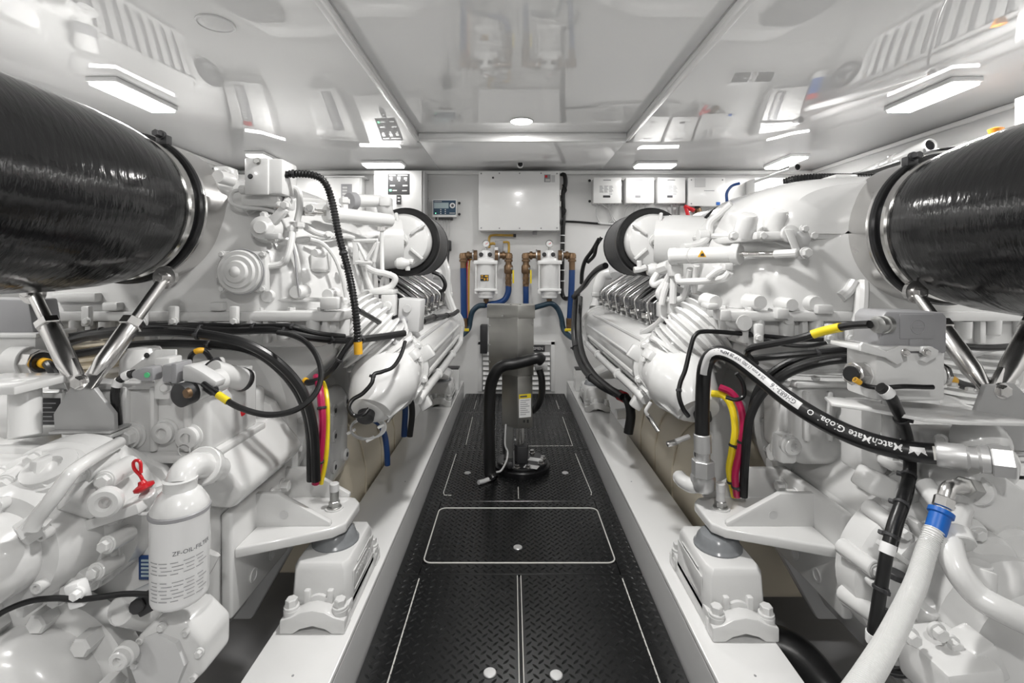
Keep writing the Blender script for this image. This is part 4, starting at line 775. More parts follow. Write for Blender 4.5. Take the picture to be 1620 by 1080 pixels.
# ---------------------------------------------------------------- exhaust ducts
def duct(s, cz, lab, slab):
    E = side(s); c = E(0, 0, cz); T = Thing('exhaust_duct', lab, 'exhaust duct', (c.x, .4, cz))
    T.add('wrapped_hose', lathe((c.x, -1.3, cz), (0, 1, 0), [(0, .225), (1.8, .225), (2.2, .228), (2.42, .226), (2.52, .219), (2.58, .210), (2.62, .199), (2.64, .19)], 72), 'wrap')
    T.add('inner_band', ring((c.x, 1.318, cz), (0, 1, 0), .185, .204, .022, 64), 'chrome'); T.add('gap_ring', ring((c.x, 1.335, cz), (0, 1, 0), .18, .199, .02, 64), 'blackgl')
    v = T.add('clamp_band', ring((c.x, 1.350, cz), (0, 1, 0), .18, .214, .020, 72), 'blackgl'); T.add('clamp_edge', ring((c.x, 1.366, cz), (0, 1, 0), .18, .211, .010, 72), 'chrome')
    T.add('collar', ring((c.x, 1.376, cz), (0, 1, 0), .17, .208, .125, 72), 'steel', label='polished steel collar')
    for a in (62, 118):
        r = math.radians(a); q = c+V((.215*math.cos(r)*s, 1.36, .215*math.sin(r))); T.add('clamp_lug', obox(q, V((.016, 0, .0)), V((0, .012, 0)), V((0, 0, .014)), .004), 'dark', v); T.bolt(q+V((0, -.012, .012)), (0, -1, 0), .010, .02, 'dark', v)
    return T
duct(1, 1.23, 'thick black wrapped exhaust duct entering at left', ''); duct(-1, 1.17, 'thick black wrapped exhaust duct entering at right', '')
def strut(name, lab, a, b, t=.5, r=.0135, R=.021, eye=True):
    a, b = P(*a), P(*b); d = (b-a).normalized(); L = (b-a).length; T = Thing(name, lab, 'strut', b, 'steel struts holding the ducts')
    T.add('rod', cyl(a+d*.01, b-d*.02, r, n=18), 'steel'); T.add('sleeve', lathe(a+d*L*t, d, [(0, R*.9), (.006, R), (L*(1-t)*.72, R), (L*(1-t)*.86, R*.8), (L*(1-t)*.98, R*.55)], 28), 'steel')
    T.add('lock_nut', cyl(a+d*(L*t-.018), a+d*(L*t+.004), R*1.25, n=6), 'steel')
    n_ = V((0, -1, 0))
    T.add('flat_eye', lathe(a+V((0, .006, 0)), n_, [(0, .030), (.012, .030), (.012, 0)], 24), 'steel'); T.bolt(a+V((0, -.008, 0)), n_, .012, .014, 'steel')
    T.add('foot_clevis', obox(b-d*.01, d*.035, d.cross(n_)*.024, n_*.008, .003), 'steel')
    return T
strut('support_strut', 'polished steel strut from the left duct clamp down to the left gusset plate', (262, 439, 1.27), (148, 596, 1.10), .52)
strut('support_strut', 'polished steel strut at the far left leaning under the left duct', (52, 462, 1.22), (118, 598, 1.12), .42)
strut('support_strut', 'polished steel strut from the right duct clamp down to the right gusset plate', (1448, 462, 1.27), (1558, 612, 1.10), .42)
strut('support_strut', 'polished steel strut at the right edge leaning to the right gusset plate', (1652, 480, 1.20), (1582, 612, 1.10), .30)
def gusset(x, poly, Y, lab, bx, by):
    T = Thing('gusset_plate', lab, 'bracket', P(x, 685, Y)); T.add('plate', prism([((a-x)*Y/F, (430-b)*Y/F) for a, b in poly], V((wx(x, Y), Y, HC)), (1, 0, 0), (0, 0, 1), (0, .012, 0), .002), 'galv')
    T.bolt(P(bx, by, Y), (0, -1, 0), .014, .010, 'steel'); zb = max(b for a, b in poly); x0 = min(a for a, b in poly); x1 = max(a for a, b in poly)
    T.add('foot_flange', box(wx(x0, Y), wx(x1, Y), Y-.012, Y+.05, wz(zb+3, Y), wz(zb-1, Y), .002), 'galv'); T.add('foot_pad', box(wx(x0+18, Y), wx(x1-2, Y), Y-.008, Y+.06, wz(zb+12, Y), wz(zb+4, Y), .003), 'paint')
gusset(130, [(120, 597), (135, 597), (180, 655), (181, 681), (86, 680), (84, 655)], 1.085, 'grey triangular gusset plate under the two left duct struts', 126, 604)
gusset(1590, [(1560, 610), (1605, 606), (1640, 640), (1640, 716), (1560, 708), (1540, 664)], 1.075, 'grey gusset plate under the two right duct struts', 1585, 618)
# ---------------------------------------------------------------- beige tanks under the engines
def tank(s, lab):
    E = side(s); T = Thing('sump_tank', lab, 'tank', E(.1, 2.3, -.3))
    k = .455 if s > 0 else .535; ys = 1.86 if s > 0 else 1.72; T.add('body', eprism(E, [(-.35, -.12), (k, -.12), (k+.005, .22), (k-.02, .33), (k-.07, .40), (k-.16, .45), (-.35, .46)], ys, 2.86, .03, 4), 'beige')
    for y in (2.05, 2.3, 2.55): T.add('moulded_rib', tube([E(k+.001, y, -.05), E(k+.005, y, .2), E(k-.018, y, .33), E(k-.068, y, .402), E(k-.15, y, .45)], .005, 8), 'beige')
    if s > 0: T.add('elbow_fitting', tube([E(.36, 2.02, .46), E(.36, 2.02, .50), E(.39, 2.02, .515), E(.44, 2.02, .515)], .018, 10), 'dark')
    return T
tank(1, 'beige moulded tank under the left engine beside the girder'); tank(-1, 'beige moulded tank under the right engine beside the girder')
# ================================================================ GEARBOXES
def plug(T, c, d, r, parent=None, hexh=False, m_='paint'):
    d = V(d)
    q = T.add('screw_plug', lathe(c, d, [(-.01, r*1.2), (.004, r*1.2), (.006, r), (.016, r), (.018, r*.88), (.018, r*.5), (.010, r*.45), (.010, 0)] if not hexh else [(-.01, r*1.25), (.004, r*1.25), (.006, r*1.05), (.012, r*1.0), (.012, 0)], 28), m_, parent)
    if hexh: T.bolt(V(c)+d*.012, d, r*.8, r*.7, m_, q)
    return q
def gearbox(s, lab, pto):
    E = side(s); D = V((s, 0, 0)); p = 'paint'
    T = Thing('gearbox', lab, 'gearbox', E(0, 1.3, .05), 'reduction gearboxes behind the engines')
    case = T.add('case', eprism(E, [(-.46, .50), (-.30, .63), (.17, .63), (.26, .585), (.355, .45), (.355, .20), (.24, .0), (-.25, .0), (-.46, .25)], 1.07, 1.56, .022, 3), p)
    T.add('case_flange', eprism(E, [(-.50, .55), (-.34, .70), (.22, .70), (.33, .64), (.40, .50), (.40, .20), (.27, -.03), (-.28, -.03), (-.50, .22)], 1.50, 1.545, .008), p, case)
    T.add('joint_rib', eprism(E, [(-.47, .515), (-.305, .645), (.175, .645), (.272, .595), (.367, .455), (.367, .19), (.248, -.01), (-.26, -.01), (-.47, .24)], 1.115, 1.14, .006), p, case)
    for (u, z) in ((.12, .646), (.22, .617), (.31, .53), (.362, .44), (.362, .26), (.31, .08)): T.bolt(E(u, 1.112, z-.012), (0, -1, 0), .010, .010, p, case)
    # shoulder casting rising towards the engine
    T.add('shoulder', prism([(1.24, .60), (1.52, .60), (1.52, .70), (1.40, .69)], E(-.35, 0, 0), (0, 1, 0), (0, 0, 1), V((s*.66, 0, 0)), .02, 3), p, case)
    # big round pump drive cover
    c = V(pto); k_ = .76 if s > 0 else 1.0
    pc = T.add('drive_cover', lathe(c+V((0, .14, 0)), (0, -1, 0), [(t, r*k_) for t, r in ((0, .215), (.05, .213), (.058, .205), (.085, .203), (.09, .195), (.10, .165), (.115, .158), (.16, .150), (.175, .138), (.18, .105), (.23, .10), (.245, .088), (.25, .045), (.27, .043), (.275, .03), (.275, 0))], 56), p)
    for k in range(12):
        a = math.radians(k*30+10); q = c+V((.187*k_*math.cos(a), .052, .187*k_*math.sin(a))); T.bolt(q, (0, -1, 0), .013, .014, p, pc)
        if k % 2 == 0: T.add('cover_rib', obox(c+V((.178*k_*math.cos(a+.26), .03, .178*k_*math.sin(a+.26))), V((.018*math.cos(a+.26), 0, .018*math.sin(a+.26))), V((0, .022, 0)), V((-.008*math.sin(a+.26), 0, .008*math.cos(a+.26))), .004), p, pc)
    for k in range(6):
        a = math.radians(k*60+25); T.bolt(c+V((.126*k_*math.cos(a), -.038, .126*k_*math.sin(a))), (0, -1, 0), .011, .014, p, pc, sock=True)
    return T, E
TGL, _ = gearbox(1, 'white gearbox at left with canister filter and red dipstick', (P(34, 858, .93).x, .93, P(34, 858, .93).z))
TGR, _ = gearbox(-1, 'white gearbox at right under the grey plug and thick black hose', (P(1600, 905, 1.02).x, 1.04, P(1600, 905, 1.02).z-.03))
p = 'paint'
# ---- left gearbox details
T = TGL; E = EL
vb = T.add('valve_block', eb(E, .0, .36, 1.15, 1.37, .615, .775, .014, 3), p)
T.add('block_lid', eb(E, -.015, .352, 1.14, 1.36, .772, .788, .004), p, vb)
for x in (189, 234, 288): T.add('block_web', pb(x, x+10, 612, 716, 1.135, .02, .006), p, vb)
for x, y in ((196, 608), (232, 608), (276, 606), (325, 606)): T.bolt(P(x, y-3, 1.16), (0, 0, 1), .010, .009, p, vb)
plug(T, P(211, 688, 1.15), (0, -1, 0), .026, vb, True); plug(T, P(263, 682, 1.15), (0, -1, 0), .025, vb); plug(T, P(301, 690, 1.15), (0, -1, 0), .026, vb)
T.add('block_foot', eb(E, -.02, .375, 1.13, 1.39, .60, .622, .008), p, vb)
T.add('neck', eprism(E, [(.02, .60), (.36, .62), (.44, .52), (.40, .47), (.02, .5)], 1.17, 1.5, .02, 3), p)
sol = T.add('solenoid', cyl(P(302, 618, 1.115), P(350, 600, 1.20), .028, n=22), p); T.add('solenoid_knob', lathe(P(304, 619, 1.112), (-.35, -1, -.1), [(0, .026), (.03, .027), (.036, .02), (.04, 0)], 20), 'dark', sol); T.add('knob_tip', lathe(P(299, 621, 1.076), (-.35, -1, -.1), [(0, .012), (.008, .010), (.008, 0)], 12), 'bronze', sol)
sol = T.add('solenoid', cyl(P(335, 588, 1.20), P(382, 600, 1.28), .030, n=22), p); T.add('solenoid_end', cyl(P(380, 599, 1.275), P(386, 601, 1.29), .031, n=22), 'dark', sol)
sol = T.add('sensor_housing', obox(P(318, 584, 1.28), V((.04, .02, .008)), V((0, .03, 0)), V((-.006, 0, .020)), .008), p); T.bolt(P(322, 585, 1.24), (0, -1, 0), .010, .01, p, sol)
T.add('breather_cup', lathe(P(228, 596, 1.24), (0, 0, 1), [(0, .052), (.05, .050), (.075, .034), (.08, 0)], 24), p)
T.add('breather_side', cyl(P(282, 612, 1.24), P(282, 572, 1.24), .030, n=20), 'ltgrey')
brk = T.add('plug_bracket', prism([((a-230)*1.14/F, (430-b)*1.14/F) for a, b in ((190, 587), (232, 556), (264, 556), (264, 575), (240, 598), (190, 600))], V((wx(230, 1.14), 1.17, HC)), (1, 0, 0), (0, 0, 1), (0, .006, 0), .001), p); T.add('bracket_face', box(wx(243, 1.12), wx(268, 1.12), 1.12, 1.165, wz(632, 1.12), wz(566, 1.12), .004), p, brk); T.bolt(P(232, 562, 1.165), (0, -1, 0), .005, .003, 'dark', brk)
T.bolt(P(264, 612, 1.12), (0, -1, 0), .010, .010, p, brk)
T.add('red_cap', lathe(P(376, 648, 1.30), (.8, -.6, 0), [(0, .014), (.01, .016), (.022, .014), (.026, 0)], 16), 'red'); T.add('green_seal', lathe(P(372, 648, 1.31), (.8, -.6, 0), [(-.004, .017), (.004, .017), (.004, 0)], 16), 'grn')
# oil tube over the front and sloped bolted cover at left
pt(T, 'oil_tube', [(48, 838, .82), (58, 820, .825), (80, 792, .83), (104, 760, .845), (118, 744, .86), (150, 722, .92), (188, 700, 1.05)], .0125, p, 14)
T.add('tube_union', cyl(P(30, 848, .84), P(62, 828, .86), .022, n=6), p); T.add('tube_nut', cyl(P(52, 836, .845), P(66, 822, .865), .017, n=6), p)
ls = T.add('top_deck', prism([(-.48, .575), (.10, .575), (.10, .60), (-.48, .655)], V((LCX, .96, 0)), (1, 0, 0), (0, 0, 1), (0, .14, 0), .012, 3), p)
for (a, b) in (((8, 765), (60, 730)), ((70, 768), (120, 735)), ((128, 752), (175, 728)), ((165, 760), (205, 735))):
    q = T.add('stud_boss', cyl(P(a[0], a[1], .93), P(b[0], b[1], 1.02), .020, n=16), p); T.bolt(P(a[0], a[1], .93), P(a[0], a[1], .93)-P(b[0], b[1], 1.02), .012, .010, p, q)
T.add('end_boss', cyl(P(108, 772, .93), P(168, 795, .97), .036, .034, 24, .008), p); T.add('end_socket', ring(P(172, 790, .915), (.3, -1, 0), .010, .028, .02, 24), p)
T.add('cast_shelf', obox(P(205, 800, .99), V((.055, 0, .018)), V((0, .05, 0)), V((-.003, 0, .010)), .004), p)
plug(T, P(82, 745, .96), (0, -.5, 1), .045, None)
for a, b in (((168, 862), (205, 842)), ((150, 905), (185, 885)), ((110, 930), (150, 905))): 
    q = T.add('stud_boss', cyl(P(a[0], a[1], .93), P(b[0], b[1], .99), .017, n=14), p); T.bolt(P(a[0], a[1], .93), P(a[0], a[1], .93)-P(b[0], b[1], .99), .011, .010, p, q)
# propeller-shaft coupling, lower left
cc = P(60, 1092, 1.0)+V((0, -.08, 0)); cpl = T.add('shaft_coupling', lathe(cc+V((0, .13, 0)), (0, -1, 0), [(0, .185), (.045, .185), (.05, .178), (.055, .142), (.09, .142), (.12, .138), (.14, .125), (.155, .09), (.162, .03), (.163, 0)], 48), p)
for k in range(10):
    a = math.radians(k*36+8); q = cc+V((.163*math.cos(a), .088, .163*math.sin(a))); T.add('coupling_bolt', cyl(q, q+V((0, -.045, 0)), .021, n=6, c=.004), p, cpl)
T.add('seal_housing', lathe(cc+V((.02, .16, .02)), (0, -1, 0), [(-.1, .14), (0, .14), (.02, .13), (.02, 0)], 48), 'ltgrey')
# octagonal pump
oc = P(258, 1040, .96); r8 = .078
op = T.add('oil_pump', prism([(r8*math.cos(math.radians(22.5+45*k)), r8*math.sin(math.radians(22.5+45*k))) for k in range(8)], oc+V((.01, .0, 0)), (1, 0, 0), (0, 0, 1), (.012, .075, .012), .012, 3), p)
T.add('pump_face', lathe(oc+V((-.01, .001, -.008)), (-.1, -1, 0), [(-.02, .062), (.006, .060), (.008, .052), (.008, 0)], 8), 'ltgrey', op)
for k in range(8):
    a = math.radians(45*k+10); T.bolt(oc+V((.01+.064*math.cos(a), -.001, .064*math.sin(a))), (0, -1, 0), .007, .007, p, op, sock=bool(k % 2))
T.add('pump_pipe', tube([oc+V((-.08, .06, .03)), oc+V((-.05, .08, .06)), oc+V((0, .10, .10)), oc+V((.02, .12, .14))], .022, 14), p); plug(T, P(197, 1036, .93), (0, -1, 0), .018)
for a, b in (((185, 968), (240, 945)), ((195, 965), (250, 975))): T.add('cast_arm', cyl(P(a[0], a[1], .97), P(b[0], b[1], 1.04), .026, .03, 16), p)
T.add('speed_sensor', cyl(P(215, 960, .95), P(238, 945, 1.0), .014, n=10), 'dark'); T.add('sensor_block', obox(P(240, 948, .98), V((.018, 0, .01)), V((0, .02, 0)), V((-.008, 0, .015)), .004), 'dark')
T.add('clamp', obox(P(124, 938, .90), V((.014, 0, .004)), V((0, .012, 0)), V((-.006, 0, .022)), .005), 'white'); T.bolt(P(124, 938, .888), (0, -1, 0), .009, .010, 'white')
# data plate
dp = T.add('data_plate', pb(219, 247, 879, 917, 1.063, .004, .001), 'plateblue', label='blue data plate')
for k in range(5): T.add('plate_field', pb(223, 243-(k % 2)*4, 885+6*k, 888.2+6*k, 1.0622, .001, 0), 'lcd', dp)
# filter canister
FX, FY = wx(285, .95), .95; zt, zb_ = wz(806, .95), wz(946, .95)
fc = T.add('filter_canister', lathe((FX, FY, zb_), (0, 0, 1), [(0, .040), (.006, .047), (.012, .049), (zt-zb_-.008, .050), (zt-zb_-.004, .0515), (zt-zb_, .050)], 40), 'white', label='white screw-on oil filter canister with printed text')
T.add('filter_seal', ring((FX, FY, zt-.004), (0, 0, 1), .044, .0525, .010, 40), 'greyp', fc)
fh = T.add('filter_head', lathe((FX, FY, zt+.006), (0, 0, 1), [(0, .050), (.008, .049), (.030, .036), (.036, .029), (.05, .028), (.055, .03)], 32), p)
T.add('filter_elbow', tube([V((FX, FY, zt+.048))]+px([(287, 765, .955), (291, 748, .965), (304, 738, .99), (322, 737, 1.03), (345, 742, 1.09)]), .027, 18), p, fh)
T.add('elbow_flange', cyl(P(318, 737, 1.025), P(326, 738, 1.045), .040, n=20), p, fh)
T.add('drain_knob', lathe(P(322, 790, 1.02), (0, -1, 0), [(0, .014), (.02, .015), (.026, 0)], 16), 'dark', fh)
def wrap_text(s, size, z, a0, m_='inkl'):
    m = text2d(s, size); out = []
    for v in m[0]:
        a = a0+v.x/.0502; out.append(V((FX+.0503*math.sin(a), FY-.0503*math.cos(a), z+v.y)))
    T.add('lettering', (out, m[1]), m_, fc, smooth=False, kind='stuff')
wrap_text('ZF-OIL-FILTER', .0115, wz(858, .95), .35, 'ink')
for k in range(10):                                   # fine print: broken dark rules around the can
    z = wz(869+k*5.6+(7 if k > 3 else 0), .95)
    for j in range(5):
        a0 = -.55+j*.42+.05*(k % 3); a1 = a0+.37-.06*((k+j) % 3)
        vs = []; n = 5
        for i in range(n+1):
            a = a0+(a1-a0)*i/n; vs += [V((FX+.0502*math.sin(a), FY-.0502*math.cos(a), z)), V((FX+.0502*math.sin(a), FY-.0502*math.cos(a), z+.0016))]
        T.add('printed_line', (vs, [[2*i, 2*i+2, 2*i+3, 2*i+1] for i in range(n)]), 'inkl', fc, smooth=False)
# dipstick
ds = T.add('dipstick_tube', cyl(P(246, 806, .99), P(232, 780, .97), .015, n=14), p); T.add('dipstick_cap', lathe(P(230, 775, .965), P(226, 766, .965)-P(230, 775, .965), [(0, .012), (.004, .018), (.010, .018), (.014, .008), (.02, .006)], 16), 'red', ds, 'red dipstick cap')
T.add('dipstick_loop', tube(px([(228, 765, .965), (222, 752, .965), (213, 742, .965), (211, 732, .965), (216, 728, .965), (222, 732, .965), (223, 748, .965)]), .0032, 8), 'red', ds, 'red wire loop handle'); T.add('tube_ring', ring(P(234, 800, .97), (.3, -.5, 1), .016, .022, .005, 20), 'white', ds)
# cast logo ring
T.add('cast_emblem', ring(P(292, 712, 1.135), (0, -1, 0), .012, .015, .003, 24), p)
T.add('gear_pedestal', cyl(P(40, 600, 1.08), P(40, 690, 1.06), .028, n=18), p); T.add('pedestal_plate', box(wx(-60, 1.05), wx(60, 1.05), 1.0, 1.14, wz(616, 1.05), wz(603, 1.05), .004), p)
# ---- right gearbox details
T = TGR; E = ER
T.add('valve_block', eb(E, .0, .42, 1.36, 1.56, .50, .735, .03, 4), p); q = T.add('block_lid', eb(E, .0, .425, 1.35, 1.54, .725, .742, .006), p)
for x, y in ((1243, 607), (1290, 600), (1340, 600)): T.bolt(P(x, y-1, 1.36), (0, -.3, 1), .011, .006, p, q, sock=True)
for x in (1240, 1275, 1312): T.add('block_web', pb(x, x+9, 620, 700, 1.345, .03, .008), p)
T.add('front_block', eb(E, .02, .31, 1.08, 1.30, .60, .70, .012, 3), p); T.add('front_deck', eb(E, .0, .33, 1.07, 1.32, .585, .605, .006), p)
plug(T, P(1250, 704, 1.30), (0, -1, 0), .022); T.add('front_leg', pb(1235, 1262, 690, 735, 1.30, .05, .01), p)
T.add('mid_column', pb(1362, 1408, 640, 752, 1.18, .08, .012), p); T.add('mid_column', pb(1412, 1438, 690, 748, 1.14, .06, .008), p)
T.add('side_wedge', eprism(E, [(.10, .655), (.24, .60), (.345, .455), (.365, .43), (.345, .40), (.10, .45)], 1.13, 1.5, .02, 3), p)
pt(T, 'coolant_pipe', [(1228, 720, 1.5), (1230, 705, 1.48), (1236, 690, 1.45), (1250, 676, 1.42), (1275, 668, 1.40)], .020, p, 14); T.add('pipe_band', cyl(P(1219, 715, 1.49), P(1238, 717, 1.49), .026, n=18), p)
mp = T.add('mounting_plate', prism([((a-1450)*1.02/F, (b-1.02)) for a, b in ((1372, 1.16), (1355, 1.10), (1395, 1.06), (1440, .985), (1480, .965), (1594, .955), (1570, 1.02), (1520, 1.10))], V((wx(1450, 1.02), 1.02, .752)), (1, 0, 0), (0, 1, 0), (0, 0, -.008), .002), p, label='flat white mounting plate')
for x, y in ((1475, 622), (1508, 610), (1534, 618)): T.bolt(P(x, y, 1.06), (0, 0, 1), .008, .006, p, mp)
T.add('plate_post', cyl(P(1410, 625, 1.08), P(1410, 690, 1.10), .018, n=14), p, mp)
pl = T.add('union_body', tube(px([(1532, 728, .97), (1560, 725, .98), (1580, 722, 1.0), (1588, 730, 1.03), (1585, 750, 1.06)]), .026, 16), p); T.add('union_boss', lathe(P(1545, 700, 1.05), (0, -1, .2), [(0, .06), (.03, .05), (.05, .03), (.06, 0)], 24), p, pl); T.bolt(P(1488, 695, 1.04), (-.3, -1, .2), .012, .005, p, pl, sock=True)
wp = T.add('water_pipe', tube(px([(1520, 800, .98), (1508, 838, .92), (1502, 860, .88), (1514, 900, .85), (1545, 940, .83), (1580, 962, .81), (1640, 990, .79)]), .021, 18), p)
T.add('pipe_socket', cyl(P(1517, 862, .88), P(1507, 840, .9), .027, n=20), p, wp)
b = T.add('fill_neck', cyl(P(1548, 935, .86), P(1550, 898, .87), .024, n=20), p); T.add('fill_cap', cyl(P(1550, 898, .87), P(1550, 890, .87), .018, n=16), p, b)
for (a, c) in (((1365, 880), (1415, 850)), ((1350, 905), (1378, 925)), ((1338, 948), (1368, 965)), ((1440, 850), (1400, 835)), ((1436, 905), (1400, 880))): T.add('cast_arm', cyl(P(a[0], a[1], 1.12), P(c[0], c[1], 1.06), .016, .014, 14), p)
fr = T.add('front_ring', lathe(P(1480, 920, 1.06), (0, -1, 0), [(-.06, .18), (.0, .178), (.012, .168), (.02, .15), (.05, .145), (.055, .12), (.06, 0)], 56), p)
for k in range(10):
    a = math.radians(k*36+20); c = P(1480, 920, 1.05)+V((.158*math.cos(a), 0, .158*math.sin(a))); T.add('ring_boss', cyl(c+V((.016*math.cos(a), .055, .016*math.sin(a))), c+V((.0, -.03, 0)), .019, n=14), p, fr); T.bolt(c+V((0, -.032, 0)), (0, -1, 0), .011, .012, p, fr)
    T.add('ring_rib', obox(P(1480, 920, 1.015)+V((.11*math.cos(a+.3), 0, .11*math.sin(a+.3))), V((.03*math.cos(a+.3), 0, .03*math.sin(a+.3))), V((0, .015, 0)), V((-.006*math.sin(a+.3), 0, .006*math.cos(a+.3))), .004), p, fr)
sv = T.add('solenoid', cyl(P(1405, 958, .99), P(1416, 912, .99), .019, n=18), 'alu'); T.add('solenoid_cap', cyl(P(1416, 914, .99), P(1418, 904, .99), .021, n=18), 'dark', sv); T.add('solenoid_base', cyl(P(1400, 978, .99), P(1405, 958, .99), .020, n=14), 'dark', sv)
for a, c in (((1440, 970), (1520, 950)), ((1450, 1000), (1470, 960))): T.add('cast_arm', cyl(P(a[0], a[1], .95), P(c[0], c[1], .93), .018, n=14), p)
ob = T.add('outlet_block', obox(P(1500, 1060, .86), V((.048, 0, .006)), V((0, .06, 0)), V((-.006, 0, .045)), .010), p); T.add('outlet_lug', obox(P(1545, 1035, .86), V((.014, 0, -.03)), V((0, .03, 0)), V((.02, 0, .01)), .006), p, ob)
for x, y in ((1505, 1018), (1560, 1060), (1482, 998), (1440, 1006)): T.bolt(P(x, y, .86), (0, -1, 0), .012, .012, p)
T.add('pump_cover', lathe(P(1600, 1010, .92), (0, -1, 0), [(-.08, .15), (.0, .148), (.02, .13), (.05, .12), (.07, .08), (.075, 0)], 44), p)
ud = T.add('upper_deck', obox(P(1570, 800, 1.02), V((.11, 0, -.075)), V((0, .06, 0)), V((.03, 0, .045)), .012, 3), p)
for k in range(5): q = P(1490+28*k, 800+22*k, .955); T.add('stud_boss', cyl(q+V((.01, .05, .02)), q, .019, n=14), p, ud); T.bolt(q, (0, -1, 0), .011, .010, p, ud)
for x, y in ((1568, 875), (1600, 862)): T.add('side_cover', lathe(P(x, y, .96), (-.2, -1, 0), [(-.03, .04), (.01, .038), (.02, .03), (.022, 0)], 24), p)
T.add('cover_arm', obox(P(1400, 770, 1.10), V((.05, 0, -.022)), V((0, .035, 0)), V((.012, 0, .022)), .010, 3), p); T.add('cover_disc', lathe(P(1440, 790, 1.07), (.2, -1, 0), [(-.03, .045), (.004, .042), (.008, .034), (.008, 0)], 28), p)
# ---------------------------------------------------------------- gearbox foot brackets
def foot(s, lab):
    du = 0 if s > 0 else .05
    E0 = side(s); E = (lambda u, y, z: E0(u+(du if u > .4 else du*.3), y, z)); T = Thing('mounting_bracket', lab, 'bracket', E(.37, 1.38, .33), 'gusseted brackets on the gearboxes')
    b = T.add('side_plate', eb(E, .356, .384, 1.20, 1.57, .185, .45, .008, 3), p)
    q = [(.384, 1.21), (.595, 1.305), (.622, 1.335), (.622, 1.455), (.60, 1.485), (.384, 1.56)]
    T.add('shelf_plate', prism([(E(u, 0, 0).x, y) for u, y in q], (0, 0, .330), (1, 0, 0), (0, 1, 0), (0, 0, .028), .006, 3), p)
    for y0, y1, ue in ((1.315, 1.333, .585), (1.485, 1.503, .58)):
        g = T.add('gusset', eprism(E, [(.38, .355), (ue, .355), (ue, .368), (.44, .447), (.38, .447)], y0, y1, .003), p); T.add('gusset_hole', lathe(E(.46, y0-.0005, .39), (0, -1, 0), [(0, .012), (.001, .012), (.001, 0)], 18), 'ltgrey', g)
    for y in (1.34, 1.40, 1.46): T.bolt(E(.384, y, .405), (s, 0, 0), .016, .020, p, b)
    for y, z in ((1.30, .235), (1.40, .235), (1.50, .235)): T.add('hole_ring', ring(E(.384, y, z), (s, 0, 0), .012, .019, .004, 22), p, b); T.add('hole', lathe(E(.384, y, z), (s, 0, 0), [(0, .013), (.002, .013), (.002, 0)], 16), 'ltgrey', b)
    c = E(.56, 1.415, .358); T.add('washer', lathe(c, (0, 0, 1), [(0, .026), (.004, .026), (.004, 0)], 22), p); T.bolt(c+V((0, 0, .004)), (0, 0, 1), .016, .016, 'zinc'); T.add('stud', cyl(c, c+V((0, 0, .07)), .0125, n=16), 'zinc' if s > 0 else 'ltgrey'); T.add('stud_tip', cyl(c+V((0, 0, .05)), c+V((0, 0, .075)), .0135, n=16), 'ltgrey')
foot(1, 'white welded gusset bracket bolted to the left gearbox'); foot(-1, 'white welded gusset bracket bolted to the right gearbox')
# ---------------------------------------------------------------- resilient mounts standing on the girders
def mount(cx, cy, lab, s=1, sc=1.0):
    T = Thing('engine_mount', lab, 'engine mount', (cx, cy, .14), 'resilient engine mounts on the girders'); z = .14
    def xz(y0, y1, poly, b=.004): return prism(poly, (cx, y0, z), (1, 0, 0), (0, 0, 1), (0, y1-y0, 0), b)
    wv = [(-.082, 0), (-.05, 0), (-.032, .012), (0, .020), (.032, .012), (.05, 0), (.082, 0), (.082, .035), (.055, .042), (.03, .055), (0, .060), (-.03, .055), (-.055, .042), (-.082, .035)]
    for y in (-.165, .115): T.add('base_foot', xz(cy+y, cy+y+.05, wv), 'paint')
    T.add('base_rail', box(cx-.08, cx-.064, cy-.13, cy+.13, z, z+.05, .004), 'paint'); T.add('base_rail', box(cx+.064, cx+.08, cy-.13, cy+.13, z, z+.05, .004), 'paint')
    def sec(k, zz): return [(cx+a*k[0], cy+b_*k[1], z+zz) for a, b_ in ((-1, -.8), (-.85, -1), (.85, -1), (1, -.8), (1, .8), (.85, 1), (-.85, 1), (-1, .8))]
    bd = T.add('body', bevel(loft([sec((.080, .118), .03), sec((.080, .118), .05), sec((.075, .113), .130), sec((.067, .105), .146)]), .004, 2), 'paint')
    for k in (-1, 1):
        T.add('skirt_rib', box(cx+k*.03-.008, cx+k*.03+.008, cy-.128, cy-.11, z+.05, z+.085, .004), 'paint', bd)
    T.add('arch', lathe((cx, cy-.112, z+.038), (0, -1, 0), [(0, .036), (.012, .034), (.014, .028), (.014, 0)], 24), 'paint', bd)
    for y in (-.14, .14):
        for x in (-.062, .062): b = T.add('bolt_pillar', cyl((cx+x, cy+y, z+.002), (cx+x, cy+y, z+.052), .020, n=18), 'paint'); T.bolt((cx+x, cy+y, z+.054), (0, 0, 1), .015, .018, 'paint', b)
    T.add('rubber_dome', lathe((cx, cy, z+.14), (0, 0, 1), [(0, .064), (.010, .064), (.014, .061), (.018, .058), (.030, .054), (.040, .046), (.044, .03), (.045, 0)], 32), 'rubbergrey', label='grey rubber cushion')
    xs = cx+s*.0795
    T.add('name_panel', box(xs-.002, xs+.0015, cy-.09, cy+.09, z+.055, z+.115, .002), 'paint', bd)
    for k, (y0, y1, z0) in enumerate(((-.085, .085, .062), (-.085, .02, .112), (-.06, .06, .122))): T.add('raised_line', box(xs, xs+.003, cy+y0, cy+y1, z+z0-.003, z+z0+.002, .001, 1), 'paint', bd)
    for k in range(8): T.add('raised_mark', box(xs, xs+.0028, cy-.07+k*.016, cy-.062+k*.016, z+.08, z+.097, .001, 1), 'paint', bd)
mount(-.502, 1.378, 'white resilient mount under the left gearbox bracket'); mount(.575, 1.352, 'white resilient mount under the right gearbox bracket', -1)
mount(-.492, 3.42, 'far white resilient mount at the front of the left engine'); mount(.556, 3.30, 'far white resilient mount at the front of the right engine', -1)
